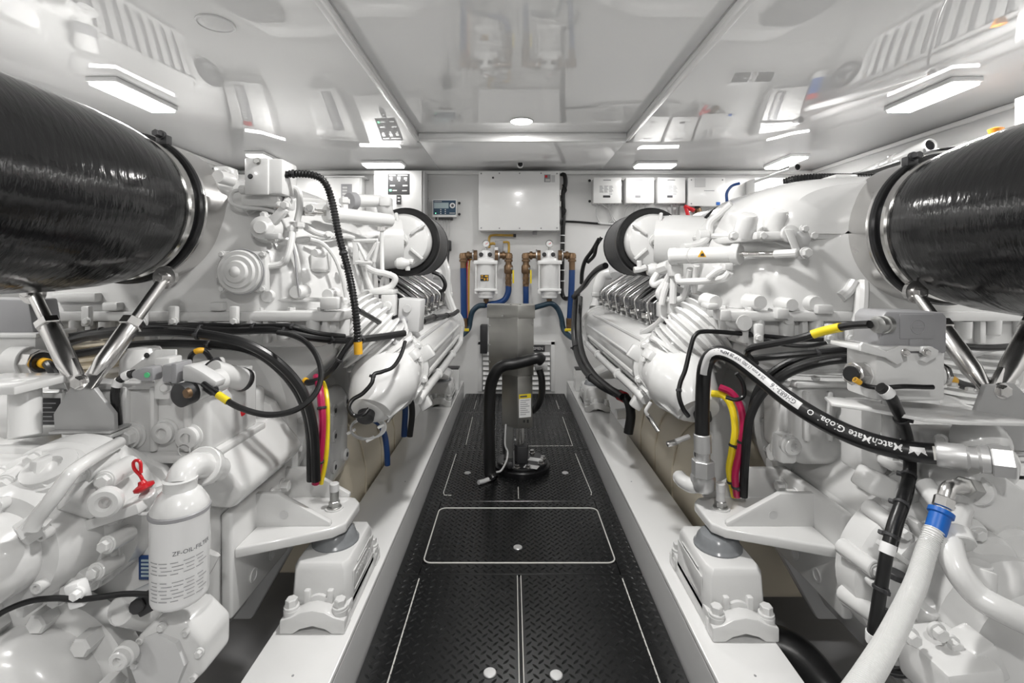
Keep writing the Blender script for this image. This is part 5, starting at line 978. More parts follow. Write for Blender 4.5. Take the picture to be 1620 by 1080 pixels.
for x, y, lab in ((-.47, 3.78, 'small white box with black top at the far end of the left girder'), (.545, 3.75, 'small white box with black top at the far end of the right girder')):
    T = Thing('terminal_box', lab, 'box', (x, y, .14)); T.add('body', box(x-.06, x+.06, y-.06, y+.06, .14, .30, .006), 'paintsm'); T.add('lid', box(x-.058, x+.058, y-.058, y+.058, .296, .306, .003), 'dark')
# ================================================================ STEEL COLUMN ON THE WALKWAY
T = Thing('lift_column', 'brushed steel hydraulic lift column standing on the black walkway', 'lift column', (.05, 2.57, 0))
CY = 2.57; S = CY/F
def hexcol(x0, xm, x1, y0, y1, dy=.10, b=.002):
    """folded sheet cover: front edge at xm between x0 and x1 (pixels at the column's distance)"""
    a, m_, c = wx(x0, CY), wx(xm, CY), wx(x1, CY); return prism([(a, CY+.02), (m_, CY-.045), (c, CY-.02), (c+.0, CY+.10), (a, CY+.12)], (0, 0, wz(y1, CY)), (1, 0, 0), (0, 1, 0), (0, 0, wz(y0, CY)-wz(y1, CY)), b)
up = T.add('upper_cover', hexcol(773, 819, 844, 501, 592), 'brushed'); tp = T.add('top_cover', hexcol(770, 820, 846, 482, 503), 'brushed')
for x, y in ((795, 500), (774, 515), (774, 545), (774, 572), (842, 512)): T.bolt(P(x, y, CY-.02), (-.5, -1, 0), .005, .003, 'zinc', up)
for x, y in ((808, 482.5), (823, 482.5)): T.bolt(P(x, y, CY), (0, 0, 1), .006, .005, 'zinc', tp)
T.add('middle_cover', hexcol(794, 819, 842, 585, 668), 'brushed'); lo = T.add('lower_skirt', prism([(wx(794, CY), CY+.015), (wx(819, CY), CY-.055), (wx(842, CY), CY-.03), (wx(842, CY), CY+.09), (wx(794, CY), CY+.10)], (0, 0, wz(673, CY)), (1, 0, 0), (0, 1, 0), (0, 0, wz(592, CY)-wz(673, CY)), .002), 'brushed')
n1 = V((wx(842, CY)-wx(819, CY), .025, 0)).normalized(); o1 = V((wx(819, CY), CY-.055, 0)); nn = V((n1.y, -n1.x, 0))
def onface(a0, a1, y0, y1, t, m_, name, par): T.add(name, prism([(a0, wz(y1, CY)), (a1, wz(y1, CY)), (a1, wz(y0, CY)), (a0, wz(y0, CY))], o1+nn*.0, n1, (0, 0, 1), nn*t, 0), m_, par)
onface(.006, .072, 621, 656, .002, 'white', 'warning_sticker', lo); onface(.006, .072, 620, 626.5, .0028, 'yellow', 'sticker_header', lo)
onface(.012, .05, 622, 624.5, .0034, 'ink', 'printed_line', lo)
for k in range(8): onface(.012, .064-(k*5 % 3)*.01, 629+3.1*k, 630+3.1*k, .0028, 'inkl', 'printed_line', lo)
onface(.030, .040, 660, 664, .002, 'dark', 'slot', lo); onface(.050, .060, 660, 665, .002, 'dark', 'slot', lo)
T.add('piston', cyl((wx(823, CY), CY+.02, .10), (wx(823, CY), CY+.02, wz(660, CY)), .022, n=24), 'chrome'); T.add('piston_foot', cyl((wx(825, CY), CY+.02, .03), (wx(825, CY), CY+.02, .13), .037, n=20), 'dark')
T.add('foot_lug', box(wx(818, CY), wx(834, CY), CY-.03, CY+.0, .04, .13, .005), 'dark'); T.add('guide_rail', box(wx(797, CY), wx(812, CY), CY+.04, CY+.08, .03, wz(660, CY), .003), 'zinc'); T.add('guide_strip', box(wx(795, CY), wx(799, CY), CY+.0, CY+.02, .08, .19, .002), 'dark')
bs = T.add('base_disc', lathe((.055, CY+.02, 0), (0, 0, 1), [(0, .145), (.012, .148), (.026, .148), (.032, .142), (.032, 0)], 56), 'blackgl')
T.add('base_ring', lathe((.055, CY+.02, .03), (0, 0, 1), [(0, .135), (.012, .135), (.016, .13), (.016, 0)], 56), 'blackgl', bs)
for a in (-75, -30, 5, 60, 130, 215, 255):
    r = math.radians(a); T.bolt((.055+.112*math.cos(r), CY+.02+.112*math.sin(r), .047), (0, 0, 1), .013, .012, 'steel', bs)
for x, y, k in ((.10, 2.49, .3), (.125, 2.585, .25)): T.add('rating_plate', obox(V((x, y, .0475)), V((.034, -.012, 0)), V((.008, .020, 0)), V((0, 0, .0008)), 0), 'ltgrey', bs)
T.add('valve_knob', lathe((wx(807, 2.47), 2.47, .07), (0, -1, 0), [(0, .017), (.02, .017), (.025, .01), (.026, 0)], 16), 'dark'); T.add('hose_bracket', box(wx(846, CY), wx(866, CY), CY-.02, CY+.01, wz(586, CY), wz(574, CY), .003), 'alu')
T.add('white_lead', tube([V((wx(800, 2.5), 2.5, wz(671, 2.5))), V((wx(799, 2.5), 2.5, .16)), V((wx(803, 2.5), 2.5, .12)), V((wx(801, 2.48), 2.48, .08)), V((wx(793, 2.45), 2.45, .045)), V((wx(785, 2.44), 2.44, .04))], .005, 8), 'ltgrey')
single('control_hose', tube(px([(857, 570, 2.47), (850, 566, 2.46), (835, 570, 2.46), (815, 575, 2.46), (797, 578, 2.46), (785, 588, 2.46), (776, 612, 2.47), (774, 650, 2.47), (774, 700, 2.46), (775, 745, 2.45), (780, 758, 2.43)]), .030, 16), 'blackrub', 'thick black hose bundle looping down the left of the steel column', 'hose')
single('control_hose', tube(px([(853, 584, 2.5), (857, 600, 2.5), (857, 625, 2.51), (850, 642, 2.53), (842, 650, 2.58)]), .018, 12), 'blackrub', 'short black hose hanging at the right of the steel column', 'hose')
T = Thing('cable_gland', 'pale cable end plug lying on the plate left of the column base', 'plug', P(766, 763, 2.4)); T.add('plug_body', tube(px([(757, 763, 2.38), (765, 761, 2.4), (775, 757, 2.42)]), .011, 10), 'ltgrey'); T.add('plug_cap', cyl(P(775, 757, 2.42), P(782, 753, 2.43), .014, n=10), 'dark')
# ================================================================ CABLES, HOSES AND PLUGS
def cable(lab, pts, r, m_='blackrub', name='cable', cat='cable', ties=(), tm='dark', sleeves=(), n=10, ribbed=False, group=None):
    """a cable of its own; ties / sleeves are given as fractions along its length"""
    c = spline(px(pts), 8); T = Thing(name, lab, cat, c[-1], group)
    T.add('jacket', bellows(px(pts), r, r*.10, .009, 12) if ribbed else tube(c, r, n, raw=True), m_)
    for t in ties:
        i = min(len(c)-2, int(t*(len(c)-1))); d = (c[i+1]-c[i]).normalized(); tie = T.add('cable_tie', ring(c[i], d, r*.9, r*1.25, .007, 14), tm); T.add('tie_head', obox(c[i]+d*.0035+frame(d)[1]*r*1.4, d*.004, frame(d)[1]*.005, frame(d)[2]*.004, .001, 1), tm, tie)
    for t0, t1, sm in sleeves:
        i, j = int(t0*(len(c)-1)), int(t1*(len(c)-1)); j = max(j, i+1); T.add('sleeve', tube(c[i:j+1], r*1.18, 12, raw=True), sm)
    return T
# ---- left
cable('thick black cable arching over the left gearbox down to the coloured cables', [(95, 545, 1.30), (150, 530, 1.27), (250, 524, 1.24), (330, 530, 1.24), (395, 546, 1.25), (445, 578, 1.27), (480, 622, 1.29), (496, 680, 1.31), (500, 760, 1.33)], .0125, ties=(.2, .35))
cable('second thick black cable under the arch over the left gearbox', [(120, 560, 1.34), (220, 545, 1.32), (330, 545, 1.30), (400, 556, 1.29), (448, 590, 1.30), (478, 635, 1.32), (490, 690, 1.33), (492, 760, 1.34)], .0115, ties=(.3,))
cable('magenta battery cable hanging beside the left flywheel housing', [(500, 596, 1.46), (504, 606, 1.42), (507, 625, 1.38), (510, 665, 1.36), (507, 715, 1.36), (499, 765, 1.37)], .0105, 'magenta', ties=(.5, .85)); cable('yellow cable beside the magenta one on the left', [(506, 598, 1.46), (514, 612, 1.42), (518, 640, 1.385), (518, 690, 1.38), (515, 730, 1.38), (508, 765, 1.385)], .0065, 'yellow')
cable('black cable run clipped along the left housing flange', [(100, 533, 1.42), (180, 523, 1.40), (280, 520, 1.385), (370, 523, 1.385), (440, 522, 1.385), (490, 533, 1.41), (550, 538, 1.50), (600, 533, 1.58), (640, 527, 1.66)], .0115, ties=(.1, .3, .52, .7, .8)); cable('thin black cable above the clipped run on the left housing', [(200, 514, 1.42), (300, 514, 1.40), (400, 516, 1.39), (460, 516, 1.39), (500, 527, 1.42), (545, 532, 1.49)], .008, ties=(.4, .6))
cable('black ribbed conduit curving down the left housing from the junction box', [(447, 278, 1.44), (462, 275, 1.45), (495, 277, 1.46), (513, 288, 1.47), (525, 318, 1.48), (536, 372, 1.47), (550, 425, 1.46), (560, 475, 1.43), (565, 520, 1.42), (567, 560, 1.42)], .0105, name='conduit', cat='conduit', ribbed=True, ties=(.12, .62), sleeves=((.95, 1.0, 'amber'),))
cable('black cable branching left from the ribbed conduit to the coloured cables', [(560, 535, 1.42), (545, 555, 1.41), (530, 580, 1.41), (512, 597, 1.42), (490, 605, 1.43), (482, 602, 1.44)], .009, ties=(.3,), sleeves=((.9, 1, 'amber'),))
cable('black cable from the ribbed conduit to the light grey sensor box', [(566, 490, 1.44), (580, 498, 1.52), (600, 510, 1.62), (615, 522, 1.7), (622, 524, 1.72)], .0085, sleeves=((.85, .97, 'amber'),))
cable('black cable loop from the grey plug over the left gearbox', [(322, 607, 1.10), (345, 624, 1.08), (380, 645, 1.07), (425, 656, 1.08), (468, 648, 1.10), (497, 625, 1.13), (508, 595, 1.16), (502, 565, 1.19), (485, 542, 1.22), (462, 530, 1.25), (440, 526, 1.28)], .0068, sleeves=((.10, .16, 'yellow'),))
cable('thin black sensor cable snaking across the left manifold elbow', [(641, 540, 1.56), (634, 562, 1.52), (622, 580, 1.49), (604, 588, 1.47), (592, 592, 1.46), (588, 606, 1.45), (574, 622, 1.44), (558, 632, 1.43), (552, 645, 1.42), (560, 657, 1.42), (574, 656, 1.42), (584, 646, 1.43)], .0062, ties=(.38,))
cable('white cable from the grey sensor box to the left manifold', [(638, 506, 1.80), (642, 520, 1.74), (638, 535, 1.68), (628, 542, 1.64), (624, 540, 1.63)], .008, 'ltgrey')
cable('dark wiring branch over the far end of the left manifold', [(670, 508, 2.2), (684, 502, 2.35), (700, 500, 2.6), (716, 497, 2.8), (724, 492, 2.9)], .013, ties=(.3, .6)); cable('black looped hose by the far end of the left engine', [(684, 430, 2.9), (697, 436, 2.9), (704, 448, 2.9), (702, 458, 2.9), (695, 462, 2.9)], .012)
cable('white hose pair dropping at the front of the left engine', [(700, 410, 3.1), (706, 430, 3.1), (706, 460, 3.1), (712, 480, 3.1), (718, 495, 3.1)], .028, 'paint', name='hose', cat='hose')
def coil(lab, c, R, tilt, m_, r=.0035):
    T = Thing('wire_coil', lab, 'wire', c)
    for k in range(3):
        o = V((.004*k, -.004*k, .003*k)); pts = [V(c)+o+V(((R+.003*k)*math.cos(a), (R*.6)*math.sin(a)*tilt, (R*.62)*math.sin(a))) for a in [2*math.pi*i/28 for i in range(29)]]; T.add('turn', tube(pts, r, 6, raw=True), m_)
    for a in (.3, 2.2, 3.4, 5.0): q = V(c)+V((R*math.cos(a), R*.6*math.sin(a)*tilt, R*.62*math.sin(a))); T.add('tie', obox(q, V((.012, 0, .006)), V((0, .008, 0)), V((-.002, 0, .004)), .001, 1), 'white')
coil('loose coil of pale wire tied in front of the left beige tank', P(580, 678, 1.60), .052, .3, 'ltgrey')
cable('pale wire with bare steel end hanging by the left beige tank', [(625, 618, 1.68), (632, 632, 1.66), (630, 645, 1.65), (622, 655, 1.64), (612, 668, 1.62)], .005, 'ltgrey', sleeves=((.65, 1, 'steel'),)); cable('pale wire with bare steel end hanging by the right beige tank', [(1030, 636, 1.60), (1024, 645, 1.6), (1022, 652, 1.6), (1030, 664, 1.6), (1042, 682, 1.58)], .006, 'ltgrey', sleeves=((.6, 1, 'steel'),))
hose('tank_hose', 'blue hose on the left beige tank behind the wire coil', [(592, 664, 1.72), (602, 672, 1.70), (609, 690, 1.68), (612, 712, 1.68), (613, 735, 1.69)], .010, 'blue'); hose('tank_hose', 'blue strap hose further along the left beige tank', [(641, 632, 2.10), (641, 655, 2.10), (639, 690, 2.10)], .013, 'blue'); hose('tank_hose', 'dark hose behind the blue strap on the left beige tank', [(650, 630, 2.2), (652, 655, 2.2), (648, 690, 2.2)], .014, 'dark')
# grey plug on the left valve block
T = Thing('grey_plug', 'grey multi-pin plug with angled hood on the left gearbox', 'plug', P(280, 600, 1.13))
T.add('insert', pb(256, 282, 577, 605, 1.10, .045, .004), 'greyp'); hd = T.add('hood', prism([((a-280)*1.08/F, (430-b)*1.08/F) for a, b in ((278, 581), (292, 581), (312, 592), (334, 607), (330, 619), (316, 612), (296, 609), (278, 606))], V((wx(280, 1.08), 1.10, HC)), (1, 0, 0), (0, 0, 1), (0, .04, 0), .005), 'ltgrey'); T.add('lock_ring', pb(270, 279, 575, 607, 1.095, .055, .003), 'greyp'); T.add('boot', cyl(P(330, 612, 1.12), P(338, 618, 1.10), .012, n=12), 'dark', hd)
T = Thing('grey_plug', 'grey plug with green dot and striped lead at the left of the valve block', 'plug', P(228, 592, 1.12)); T.add('body', prism([((a-228)*1.1/F, (430-b)*1.1/F) for a, b in ((212, 586), (230, 580), (247, 580), (247, 602), (228, 602), (212, 596))], V((wx(228, 1.1), 1.09, HC)), (1, 0, 0), (0, 0, 1), (0, .045, 0), .006), 'greyp'); T.add('green_dot', lathe(P(233, 593, 1.088), (0, -1, 0), [(0, .006), (.002, .006), (.002, 0)], 14), 'grn')
cable('black and white banded lead beside the left valve block', [(213, 590, 1.11), (200, 594, 1.11), (188, 603, 1.11), (182, 620, 1.11), (183, 640, 1.11), (186, 665, 1.12), (187, 690, 1.13)], .009, sleeves=((.12, .22, 'white'), (.33, .42, 'white')))
cable('short black sensor lead with amber sleeve on the left valve block', [(300, 575, 1.26), (302, 563, 1.26), (312, 555, 1.26), (324, 556, 1.27), (335, 570, 1.28), (345, 583, 1.28)], .0065, sleeves=((.35, .55, 'amber'),)); cable('black sensor lead with amber tip behind the grey plug', [(268, 565, 1.2), (276, 570, 1.2), (288, 577, 1.2), (298, 584, 1.2)], .006, sleeves=((.0, .25, 'amber'),))
T = Thing('sensor_plug', 'black sensor connector on the left valve block', 'connector', P(346, 585, 1.27)); T.add('body', obox(P(344, 582, 1.27), V((.016, 0, -.02)), V((0, .014, 0)), V((.012, 0, .009)), .004), 'dark'); T.add('collar', cyl(P(348, 588, 1.265), P(353, 594, 1.265), .016, n=14), 'dark')
# connector box at the far left edge
T = Thing('connector_box', 'white connector box with dark hood at the far left edge', 'connector box', P(15, 600, 1.15)); T.add('base', box(wx(-80, 1.27), wx(56, 1.27), 1.27, 1.37, wz(592, 1.27), wz(532, 1.27), .008), p); T.add('lid_rim', box(wx(-80, 1.26), wx(60, 1.26), 1.255, 1.375, wz(534, 1.26), wz(527, 1.26), .003), p); T.add('hood', prism([(wx(-80, 1.27), wz(528, 1.27)), (wx(50, 1.27), wz(528, 1.27)), (wx(41, 1.27), wz(474, 1.27)), (wx(-80, 1.27), wz(472, 1.27))], (0, 1.275, 0), (1, 0, 0), (0, 0, 1), (0, .085, 0), .006), 'greyp'); g = T.add('gland_boss', cyl(P(20, 572, 1.26), P(48, 572, 1.26), .040, n=24), p); T.add('gland_nut', cyl(P(46, 572, 1.26), P(66, 573, 1.25), .034, n=8), 'steel', g); T.add('gland_throat', cyl(P(65, 573, 1.25), P(68, 573, 1.248), .026, n=18), 'blackgl', g)
cable('black cable with amber end leaving the left connector box', [(66, 573, 1.25), (78, 578, 1.23), (90, 600, 1.22), (103, 625, 1.21), (112, 655, 1.2)], .011, sleeves=((.06, .2, 'amber'),))
T = Thing('filter_housing', 'white cylindrical housing with black rating plate at the far left', 'filter housing', P(60, 680, 1.2)); T.add('drum', lathe(P(20, 655, 1.20), (1, 0, .12), [(0, .05), (.01, .062), (.16, .062), (.18, .05), (.18, 0)], 32), p); T.add('rating_plate', pb(61, 94, 630, 672, 1.125, .004, .001), 'dark'); T.add('plate_frame', pb(57, 98, 622, 676, 1.128, .01, .002), p)
for k in range(5): T.add('printed_line', pb(66, 88-(k % 2)*6, 637+7*k, 638.5+7*k, 1.1245, .001, 0), 'inkl')
cable('thin black cable across the lower left gearbox clamp', [(-20, 985, .86), (10, 965, .87), (50, 950, .88), (90, 946, .885), (124, 948, .888), (160, 944, .90), (200, 939, .92), (246, 940, .94)], .0052)
# ---- right: lettered hydraulic hose
HP = [(1111, 690, 1.42), (1111, 650, 1.42), (1112, 610, 1.41), (1115, 582, 1.39), (1124, 564, 1.37), (1140, 558, 1.34), (1165, 568, 1.31), (1200, 594, 1.26), (1245, 630, 1.19), (1300, 665, 1.12), (1360, 693, 1.06), (1425, 711, 1.01), (1492, 719, .97)]
hc = spline(px(HP), 12); HR = .0205
T = Thing('hydraulic_hose', 'thick black lettered hydraulic hose arching over the right gearbox', 'hose', hc[0])
T.add('hose_jacket', tube(hc, HR, 24, raw=True), 'blackrub')
f = T.add('lower_ferrule', cyl(P(1112, 715, 1.42), P(1111, 686, 1.42), .0245, n=24), 'alu'); T.add('ferrule_nut', cyl(P(1112, 752, 1.42), P(1112, 727, 1.42), .032, n=6), 'alu', f); T.add('ferrule_neck', cyl(P(1112, 730, 1.42), P(1112, 713, 1.42), .020, n=20), 'alu', f)
d = (hc[-1]-hc[-2]).normalized(); e = hc[-1]; f = T.add('end_ferrule', lathe(e-d*.012, d, [(0, .022), (.004, .0245), (.045, .0245), (.05, .020), (.062, .019), (.066, .026), (.078, .026), (.082, .021)], 28), 'alu'); T.add('end_nut', cyl(e+d*.068, e+d*.10, .030, n=6), 'alu', f)
accs = [0]
for a, b in zip(hc, hc[1:]): accs.append(accs[-1]+(b-a).length)
def on_hose(sarc, v, lift=.0004):
    """point on the hose skin: sarc metres back from the fitting end, v metres around the camera-facing side"""
    s_ = accs[-1]-sarc; i = 0
    while i < len(accs)-2 and accs[i+1] < s_: i += 1
    t = (s_-accs[i])/(accs[i+1]-accs[i]); c = hc[i].lerp(hc[i+1], t); tg = (hc[min(i+2, len(hc)-1)]-hc[max(i-1, 0)]).normalized()
    n_ = (V((0, 0, HC+.25))-c); n_ = (n_-tg*n_.dot(tg)).normalized(); b_ = tg.cross(n_)      # text stands inverted, read from the fitting backwards
    if b_.z > 0: b_ = -b_
    a = v/HR; return c+(n_*math.cos(a)+b_*math.sin(a))*(HR+lift)
def hose_text(s, size, s0, m_, lift=.0006):
    m = text2d(s, size, 'LEFT', .00025); T.add('lettering', ([on_hose(s0+v.x, v.y-size*.35, lift) for v in m[0]], m[1]), m_, None, smooth=False, kind='stuff')
    return max(v.x for v in m[0])
def band(s0, s1, v0, v1, m_, name):
    n = max(3, int(abs(s1-s0)/.008)); k = 5; vs = [on_hose(s0+(s1-s0)*i/n, v0+(v1-v0)*j/k, .0004) for i in range(n+1) for j in range(k+1)]
    T.add(name, (vs, [[i*(k+1)+j, (i+1)*(k+1)+j, (i+1)*(k+1)+j+1, i*(k+1)+j+1] for i in range(n) for j in range(k)]), m_)
band(.004, .016, -.012, .016, 'inlay', 'ferrule_band')
cw = [on_hose(.028+.024*a, b, .0006) for a, b in ((0, -.006), (1, -.006), (1, -.002), (1.1, .009), (.72, .003), (.5, .011), (.28, .003), (-.1, .009), (0, -.002))]; T.add('crown_mark', (cw, [[0, 1, 2, 4], [2, 3, 4], [0, 4, 6, 8], [4, 5, 6], [6, 7, 8]]), 'ltgrey', None, smooth=False)
x = .062; x += hose_text('MatchMate Global', .021, x, 'ltgrey'); x += .012
hose_text('O', .018, x, 'ltgrey'); x += .032
L0 = x; band(L0, accs[-1]-.20, -.009, .010, 'ltgrey', 'text_band'); x += .012; x += hose_text('GH683-16', .0165, x, 'ink', .0009)+.02; x += hose_text('25.4 mm (1.00) WP 28 MPa', .012, x, 'ink', .0009)
def cab2(lab, pts, r, m_='blackrub', **k): return cable(lab, pts, r, m_, **k)
cab2('yellow battery cable hanging beside the right flywheel housing', [(1126, 622, 1.50), (1145, 626, 1.48), (1158, 645, 1.46), (1163, 680, 1.45), (1158, 715, 1.45), (1154, 745, 1.45), (1162, 785, 1.46)], .0105, 'yellow', ties=(.62, .9)); cab2('magenta battery cable beside the yellow one on the right', [(1138, 612, 1.48), (1158, 622, 1.46), (1172, 645, 1.44), (1176, 680, 1.43), (1170, 715, 1.43), (1163, 750, 1.43), (1166, 785, 1.44)], .0105, 'magenta', ties=(.6, .92))
cab2('black cable beside the magenta one on the right', [(1380, 566, 1.26), (1310, 570, 1.30), (1250, 588, 1.34), (1208, 620, 1.38), (1188, 655, 1.40), (1182, 690, 1.41), (1178, 740, 1.42), (1176, 785, 1.43)], .0125); cab2('second thick black cable arching behind the lettered hose', [(1375, 556, 1.32), (1310, 556, 1.34), (1255, 570, 1.36), (1215, 595, 1.38), (1195, 625, 1.40), (1186, 665, 1.42)], .0105)
cab2('black cable with yellow sleeve running to the grey plug at right', [(1196, 575, 1.34), (1182, 560, 1.32), (1190, 550, 1.28), (1225, 543, 1.22), (1265, 535, 1.17), (1305, 523, 1.13), (1345, 515, 1.07), (1376, 513, 1.022)], .0088, sleeves=((.66, .82, 'yellow'),)); cab2('black cable passing level behind the grey plug at right', [(1180, 568, 1.34), (1240, 562, 1.30), (1310, 556, 1.27), (1400, 548, 1.25), (1490, 545, 1.25), (1560, 550, 1.26), (1640, 545, 1.28)], .009, ties=(.3, .7)); cab2('pale braided cable level behind the right gusset plate', [(1490, 560, 1.3), (1530, 562, 1.3), (1570, 552, 1.3), (1640, 545, 1.3)], .008, 'ltgrey')
cab2('thin black cable clipped to the right bellows and elbow', [(1318, 537, 1.42), (1270, 537, 1.43), (1225, 533, 1.45), (1175, 528, 1.46), (1118, 524, 1.46), (1100, 530, 1.45), (1092, 552, 1.44), (1084, 585, 1.43), (1076, 606, 1.42), (1074, 625, 1.41), (1080, 645, 1.41), (1089, 658, 1.42)], .0068, ties=(.25, .78)); cab2('short black lead under the right housing flange', [(1200, 535, 1.44), (1240, 545, 1.42), (1280, 547, 1.4), (1315, 540, 1.4)], .006)
cab2('black loop of cable hanging behind the lettered hose', [(1165, 590, 1.42), (1175, 605, 1.42), (1177, 625, 1.42), (1165, 632, 1.42), (1148, 628, 1.43)], .006)
cab2('thick black harness with white ties sagging along the right manifold', [(913, 462, 3.15), (910, 490, 3.1), (909, 530, 3.0), (914, 560, 2.85), (926, 585, 2.65), (948, 607, 2.45), (975, 622, 2.3), (992, 632, 2.2), (998, 655, 2.15), (994, 685, 2.15)], .021, 'blackrub', ties=(.3, .5, .7), sleeves=((.70, .76, 'red'),), n=14); cab2('second black harness strand beside the right manifold', [(918, 470, 3.1), (916, 520, 2.95), (922, 560, 2.75), (938, 590, 2.55), (962, 612, 2.35), (985, 628, 2.2)], .016)
cab2('black wiring loop over the far end of the right engine', [(948, 378, 2.7), (938, 395, 2.75), (926, 412, 2.8), (921, 430, 2.85), (920, 448, 2.9)], .012); cab2('thick black hose from the right air filter to the far harness', [(958, 420, 2.35), (946, 426, 2.45), (934, 438, 2.6), (924, 452, 2.75), (914, 462, 2.95), (909, 470, 3.05)], .016); cab2('third black wiring loop by the right air filter', [(952, 375, 2.7), (944, 388, 2.72), (940, 404, 2.75), (930, 415, 2.8)], .010)
cab2('black cable bundle with white clamps down the front of the right gearbox', [(1392, 612, 1.0), (1408, 626, 1.0), (1420, 650, 1.02), (1432, 680, 1.05), (1438, 712, 1.06), (1438, 750, 1.04), (1428, 790, .99), (1414, 830, .965), (1404, 870, .95), (1396, 915, .945), (1388, 965, .94), (1382, 1005, .94), (1384, 1040, .95)], .0115, 'blackrub', ties=(.2, .42, .52, .62, .78), n=12, sleeves=((.035, .08, 'white'), (.655, .685, 'white'), (.915, .945, 'white')))
cab2('second strand of the bundle down the right gearbox', [(1420, 640, 1.03), (1438, 690, 1.07), (1444, 730, 1.07), (1440, 775, 1.02), (1424, 825, .97), (1412, 870, .965)], .0075)
cab2('thin black lead along the top of the right mounting plate', [(1352, 600, 1.02), (1370, 610, 1.02), (1395, 613, 1.01), (1430, 611, 1.0), (1462, 612, 1.0), (1476, 612, 1.0)], .005, sleeves=((0, .1, 'amber'),))
cab2('black ribbed hose behind the top of the right housing', [(1240, 289, 1.75), (1262, 283, 1.72), (1300, 281, 1.7), (1345, 281, 1.7), (1400, 281, 1.7)], .014, ribbed=True, name='conduit', cat='conduit'); cab2('thin black wire from the white open pipe to the right duct', [(1462, 234, 2.8), (1464, 242, 2.5), (1478, 238, 2.1), (1510, 234, 2.0)], .006); cab2('black pipe rising behind the top of the right housing', [(1350, 278, 1.9), (1385, 270, 1.95), (1420, 258, 2.0)], .012); cab2('thin blue wire at the top corner of the right housing', [(1150, 318, 1.9), (1150, 305, 1.95), (1158, 294, 2.0), (1170, 290, 2.0)], .006, 'blue')
# thick union below the lettered hose
T = Thing('hose_union', 'steel and white pipe union at the foot of the lettered hose', 'pipe fitting', P(1105, 790, 1.45)); T.add('body', lathe(P(1112, 775, 1.45), (0, 0, 1), [(0, .03), (.01, .036), (.04, .036), (.05, .03)], 20), 'alu'); T.add('side_port', tube(px([(1110, 765, 1.45), (1095, 768, 1.46), (1082, 762, 1.5), (1075, 755, 1.55)]), .022, 14), p); T.add('clamp', obox(P(1066, 700, 1.55), V((.022, 0, .006)), V((0, .01, 0)), V((-.001, 0, .006)), .002), 'steel'); T.add('clamp', obox(P(1080, 694, 1.52), V((.022, 0, .008)), V((0, .01, 0)), V((-.001, 0, .005)), .002), 'alu')
# large grey plug and white socket at right
T = Thing('grey_plug', 'large grey rectangular plug latched on a white socket at right', 'plug', P(1425, 625, 1.06))
hd = T.add('hood', prism([(wx(1376, 1.06), wz(556, 1.06)), (wx(1479, 1.06), wz(556, 1.06)), (wx(1480, 1.06), wz(500, 1.06)), (wx(1474, 1.06), wz(492, 1.06)), (wx(1386, 1.06), wz(490, 1.06)), (wx(1378, 1.06), wz(500, 1.06))], (0, 1.03, 0), (1, 0, 0), (0, 0, 1), (0, .085, 0), .006), 'greyp'); T.add('panel', pb(1424, 1478, 497, 536, 1.028, .004, .001), 'greyp', hd); T.add('tongue', pb(1440, 1462, 536, 560, 1.026, .008, .002), 'greyp', hd); T.add('raised_emblem', ring(P(1452, 517, 1.0285), (0, -1, 0), .014, .016, .002, 28), 'greyp', hd); T.add('raised_bar', pb(1444, 1462, 516, 519, 1.0265, .003, .0005), 'greyp', hd)
g = T.add('gland', lathe(P(1404, 513, 1.035), (-1, -.3, .0), [(0, .019), (.012, .019), (.013, .016), (.018, .016), (.019, .018), (.030, .018), (.036, .013), (.04, .012)], 24), 'zinc')
sk = T.add('socket', prism([(wx(1367, 1.06), wz(628, 1.06)), (wx(1474, 1.06), wz(628, 1.06)), (wx(1474, 1.06), wz(553, 1.06)), (wx(1367, 1.06), wz(548, 1.06))], (0, 1.025, 0), (1, 0, 0), (0, 0, 1), (0, .095, 0), .008), p); T.add('socket_rim', pb(1362, 1478, 548, 556, 1.018, .10, .003), p, sk)
T.add('latch_lever', prism([((a-1420)*1.01/F, (430-b)*1.01/F) for a, b in ((1362, 546), (1366, 541), (1404, 556), (1425, 547), (1438, 547), (1438, 556), (1426, 560), (1430, 572), (1420, 577), (1402, 566), (1362, 556))], V((wx(1420, 1.01), 1.01, HC)), (1, 0, 0), (0, 0, 1), (0, .008, 0), .002), p, sk); T.add('latch_lever', prism([((a-1470)*1.01/F, (430-b)*1.01/F) for a, b in ((1460, 548), (1474, 548), (1486, 554), (1484, 564), (1466, 574), (1456, 570), (1466, 562), (1458, 558))], V((wx(1470, 1.01), 1.01, HC)), (1, 0, 0), (0, 0, 1), (0, .008, 0), .002), p, sk); T.bolt(P(1432, 557, 1.008), (0, -1, 0), .006, .006, 'steel', sk); T.bolt(P(1465, 557, 1.008), (0, -1, 0), .006, .006, 'steel', sk)
for x0, x1 in ((1398, 1365), (1472, 1488)): T.add('side_boss', cyl(P(x0, 592, 1.06), P(x1, 592, 1.055), .026, n=22), p, sk)
g = T.add('side_gland', cyl(P(1366, 592, 1.055), P(1348, 591, 1.045), .025, n=8), 'steel'); T.add('gland_throat', cyl(P(1349, 591, 1.046), P(1345, 591, 1.042), .017, n=18), 'blackgl', g); T.add('side_gland', cyl(P(1487, 592, 1.055), P(1495, 592, 1.055), .024, n=8), 'steel')
cab2('amber tipped wires behind the large grey plug', [(1496, 596, 1.08), (1506, 602, 1.08), (1520, 608, 1.09), (1535, 612, 1.1)], .010, 'dark', sleeves=((.05, .4, 'amber'),))
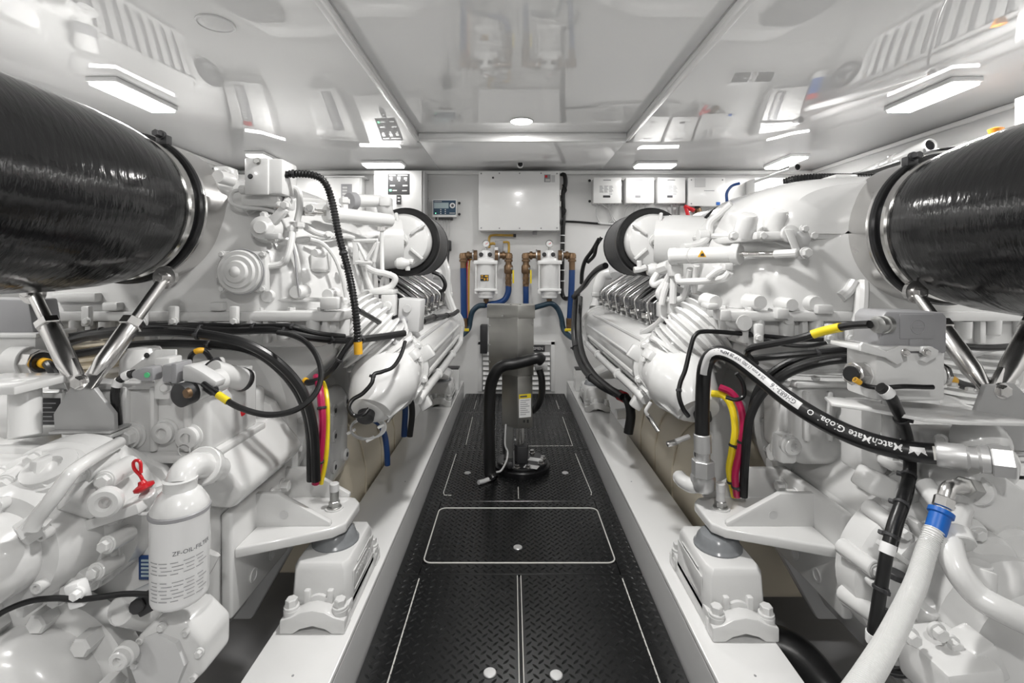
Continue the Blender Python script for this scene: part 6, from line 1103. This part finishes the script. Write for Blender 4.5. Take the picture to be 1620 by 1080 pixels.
T = Thing('corrugated_drain_hose', 'white corrugated hose with blue cuff at the lower right', 'hose', P(1477, 840, .9)); T.add('hose', bellows(px([(1478, 838, .885), (1466, 870, .87), (1450, 920, .82), (1430, 965, .76), (1405, 1015, .69), (1372, 1070, .62), (1345, 1110, .58)]), .0150, .0009, .0042, 20), 'paint'); T.add('cuff', lathe(P(1479, 843, .886), P(1490, 806, .90)-P(1479, 843, .886), [(0, .0165), (.034, .0165), (.036, .020), (.044, .020)], 24), 'bluec', label='blue cuff')
T = Thing('steel_elbow', 'small steel elbow fitting above the blue cuff', 'pipe fitting', P(1490, 806, .9)); T.add('elbow', tube(px([(1490, 806, .90), (1496, 785, .905), (1500, 773, .91), (1510, 768, .92), (1526, 771, .94)]), .0125, 14), 'steel'); T.add('nut', cyl(P(1491, 803, .90), P(1495, 786, .905), .0165, n=6), 'steel'); T.add('wall_nut', cyl(P(1524, 770, .94), P(1540, 773, .965), .020, n=6), 'zinc'); T.add('wall_washer', cyl(P(1540, 773, .965), P(1546, 774, .975), .030, n=24), p)
# cream ribbed bellows behind both gearboxes
TL.add('ribbed_bellows', bellows([P(150, 620, 1.45), P(150, 580, 1.45), P(148, 540, 1.45)], .10, .008, .020, 32), 'beige'); TR.add('ribbed_bellows', bellows([P(1530, 630, 1.45), P(1530, 585, 1.45), P(1532, 545, 1.45)], .10, .008, .020, 32), 'paint')
# dark pipes in the bilge beside the girders
hose('bilge_hose', 'black hose in the bilge below the right gearbox', [(1180, 1010, 1.35), (1250, 1030, 1.3), (1300, 1080, 1.25), (1330, 1130, 1.2)], .05, 'blackrub'); hose('bilge_hose', 'coiled black hose at the bottom right beside the corrugated hose', [(1410, 1010, .98), (1440, 1020, .95), (1452, 1040, .93), (1440, 1060, .92), (1415, 1062, .94), (1402, 1045, .96)], .010, 'blackgl'); hose('bilge_pipe', 'white pipe crossing the bilge by the far right mount', [(975, 655, 2.75), (1000, 652, 2.75), (1030, 650, 2.75)], .03, 'paintsm', 'pipe')
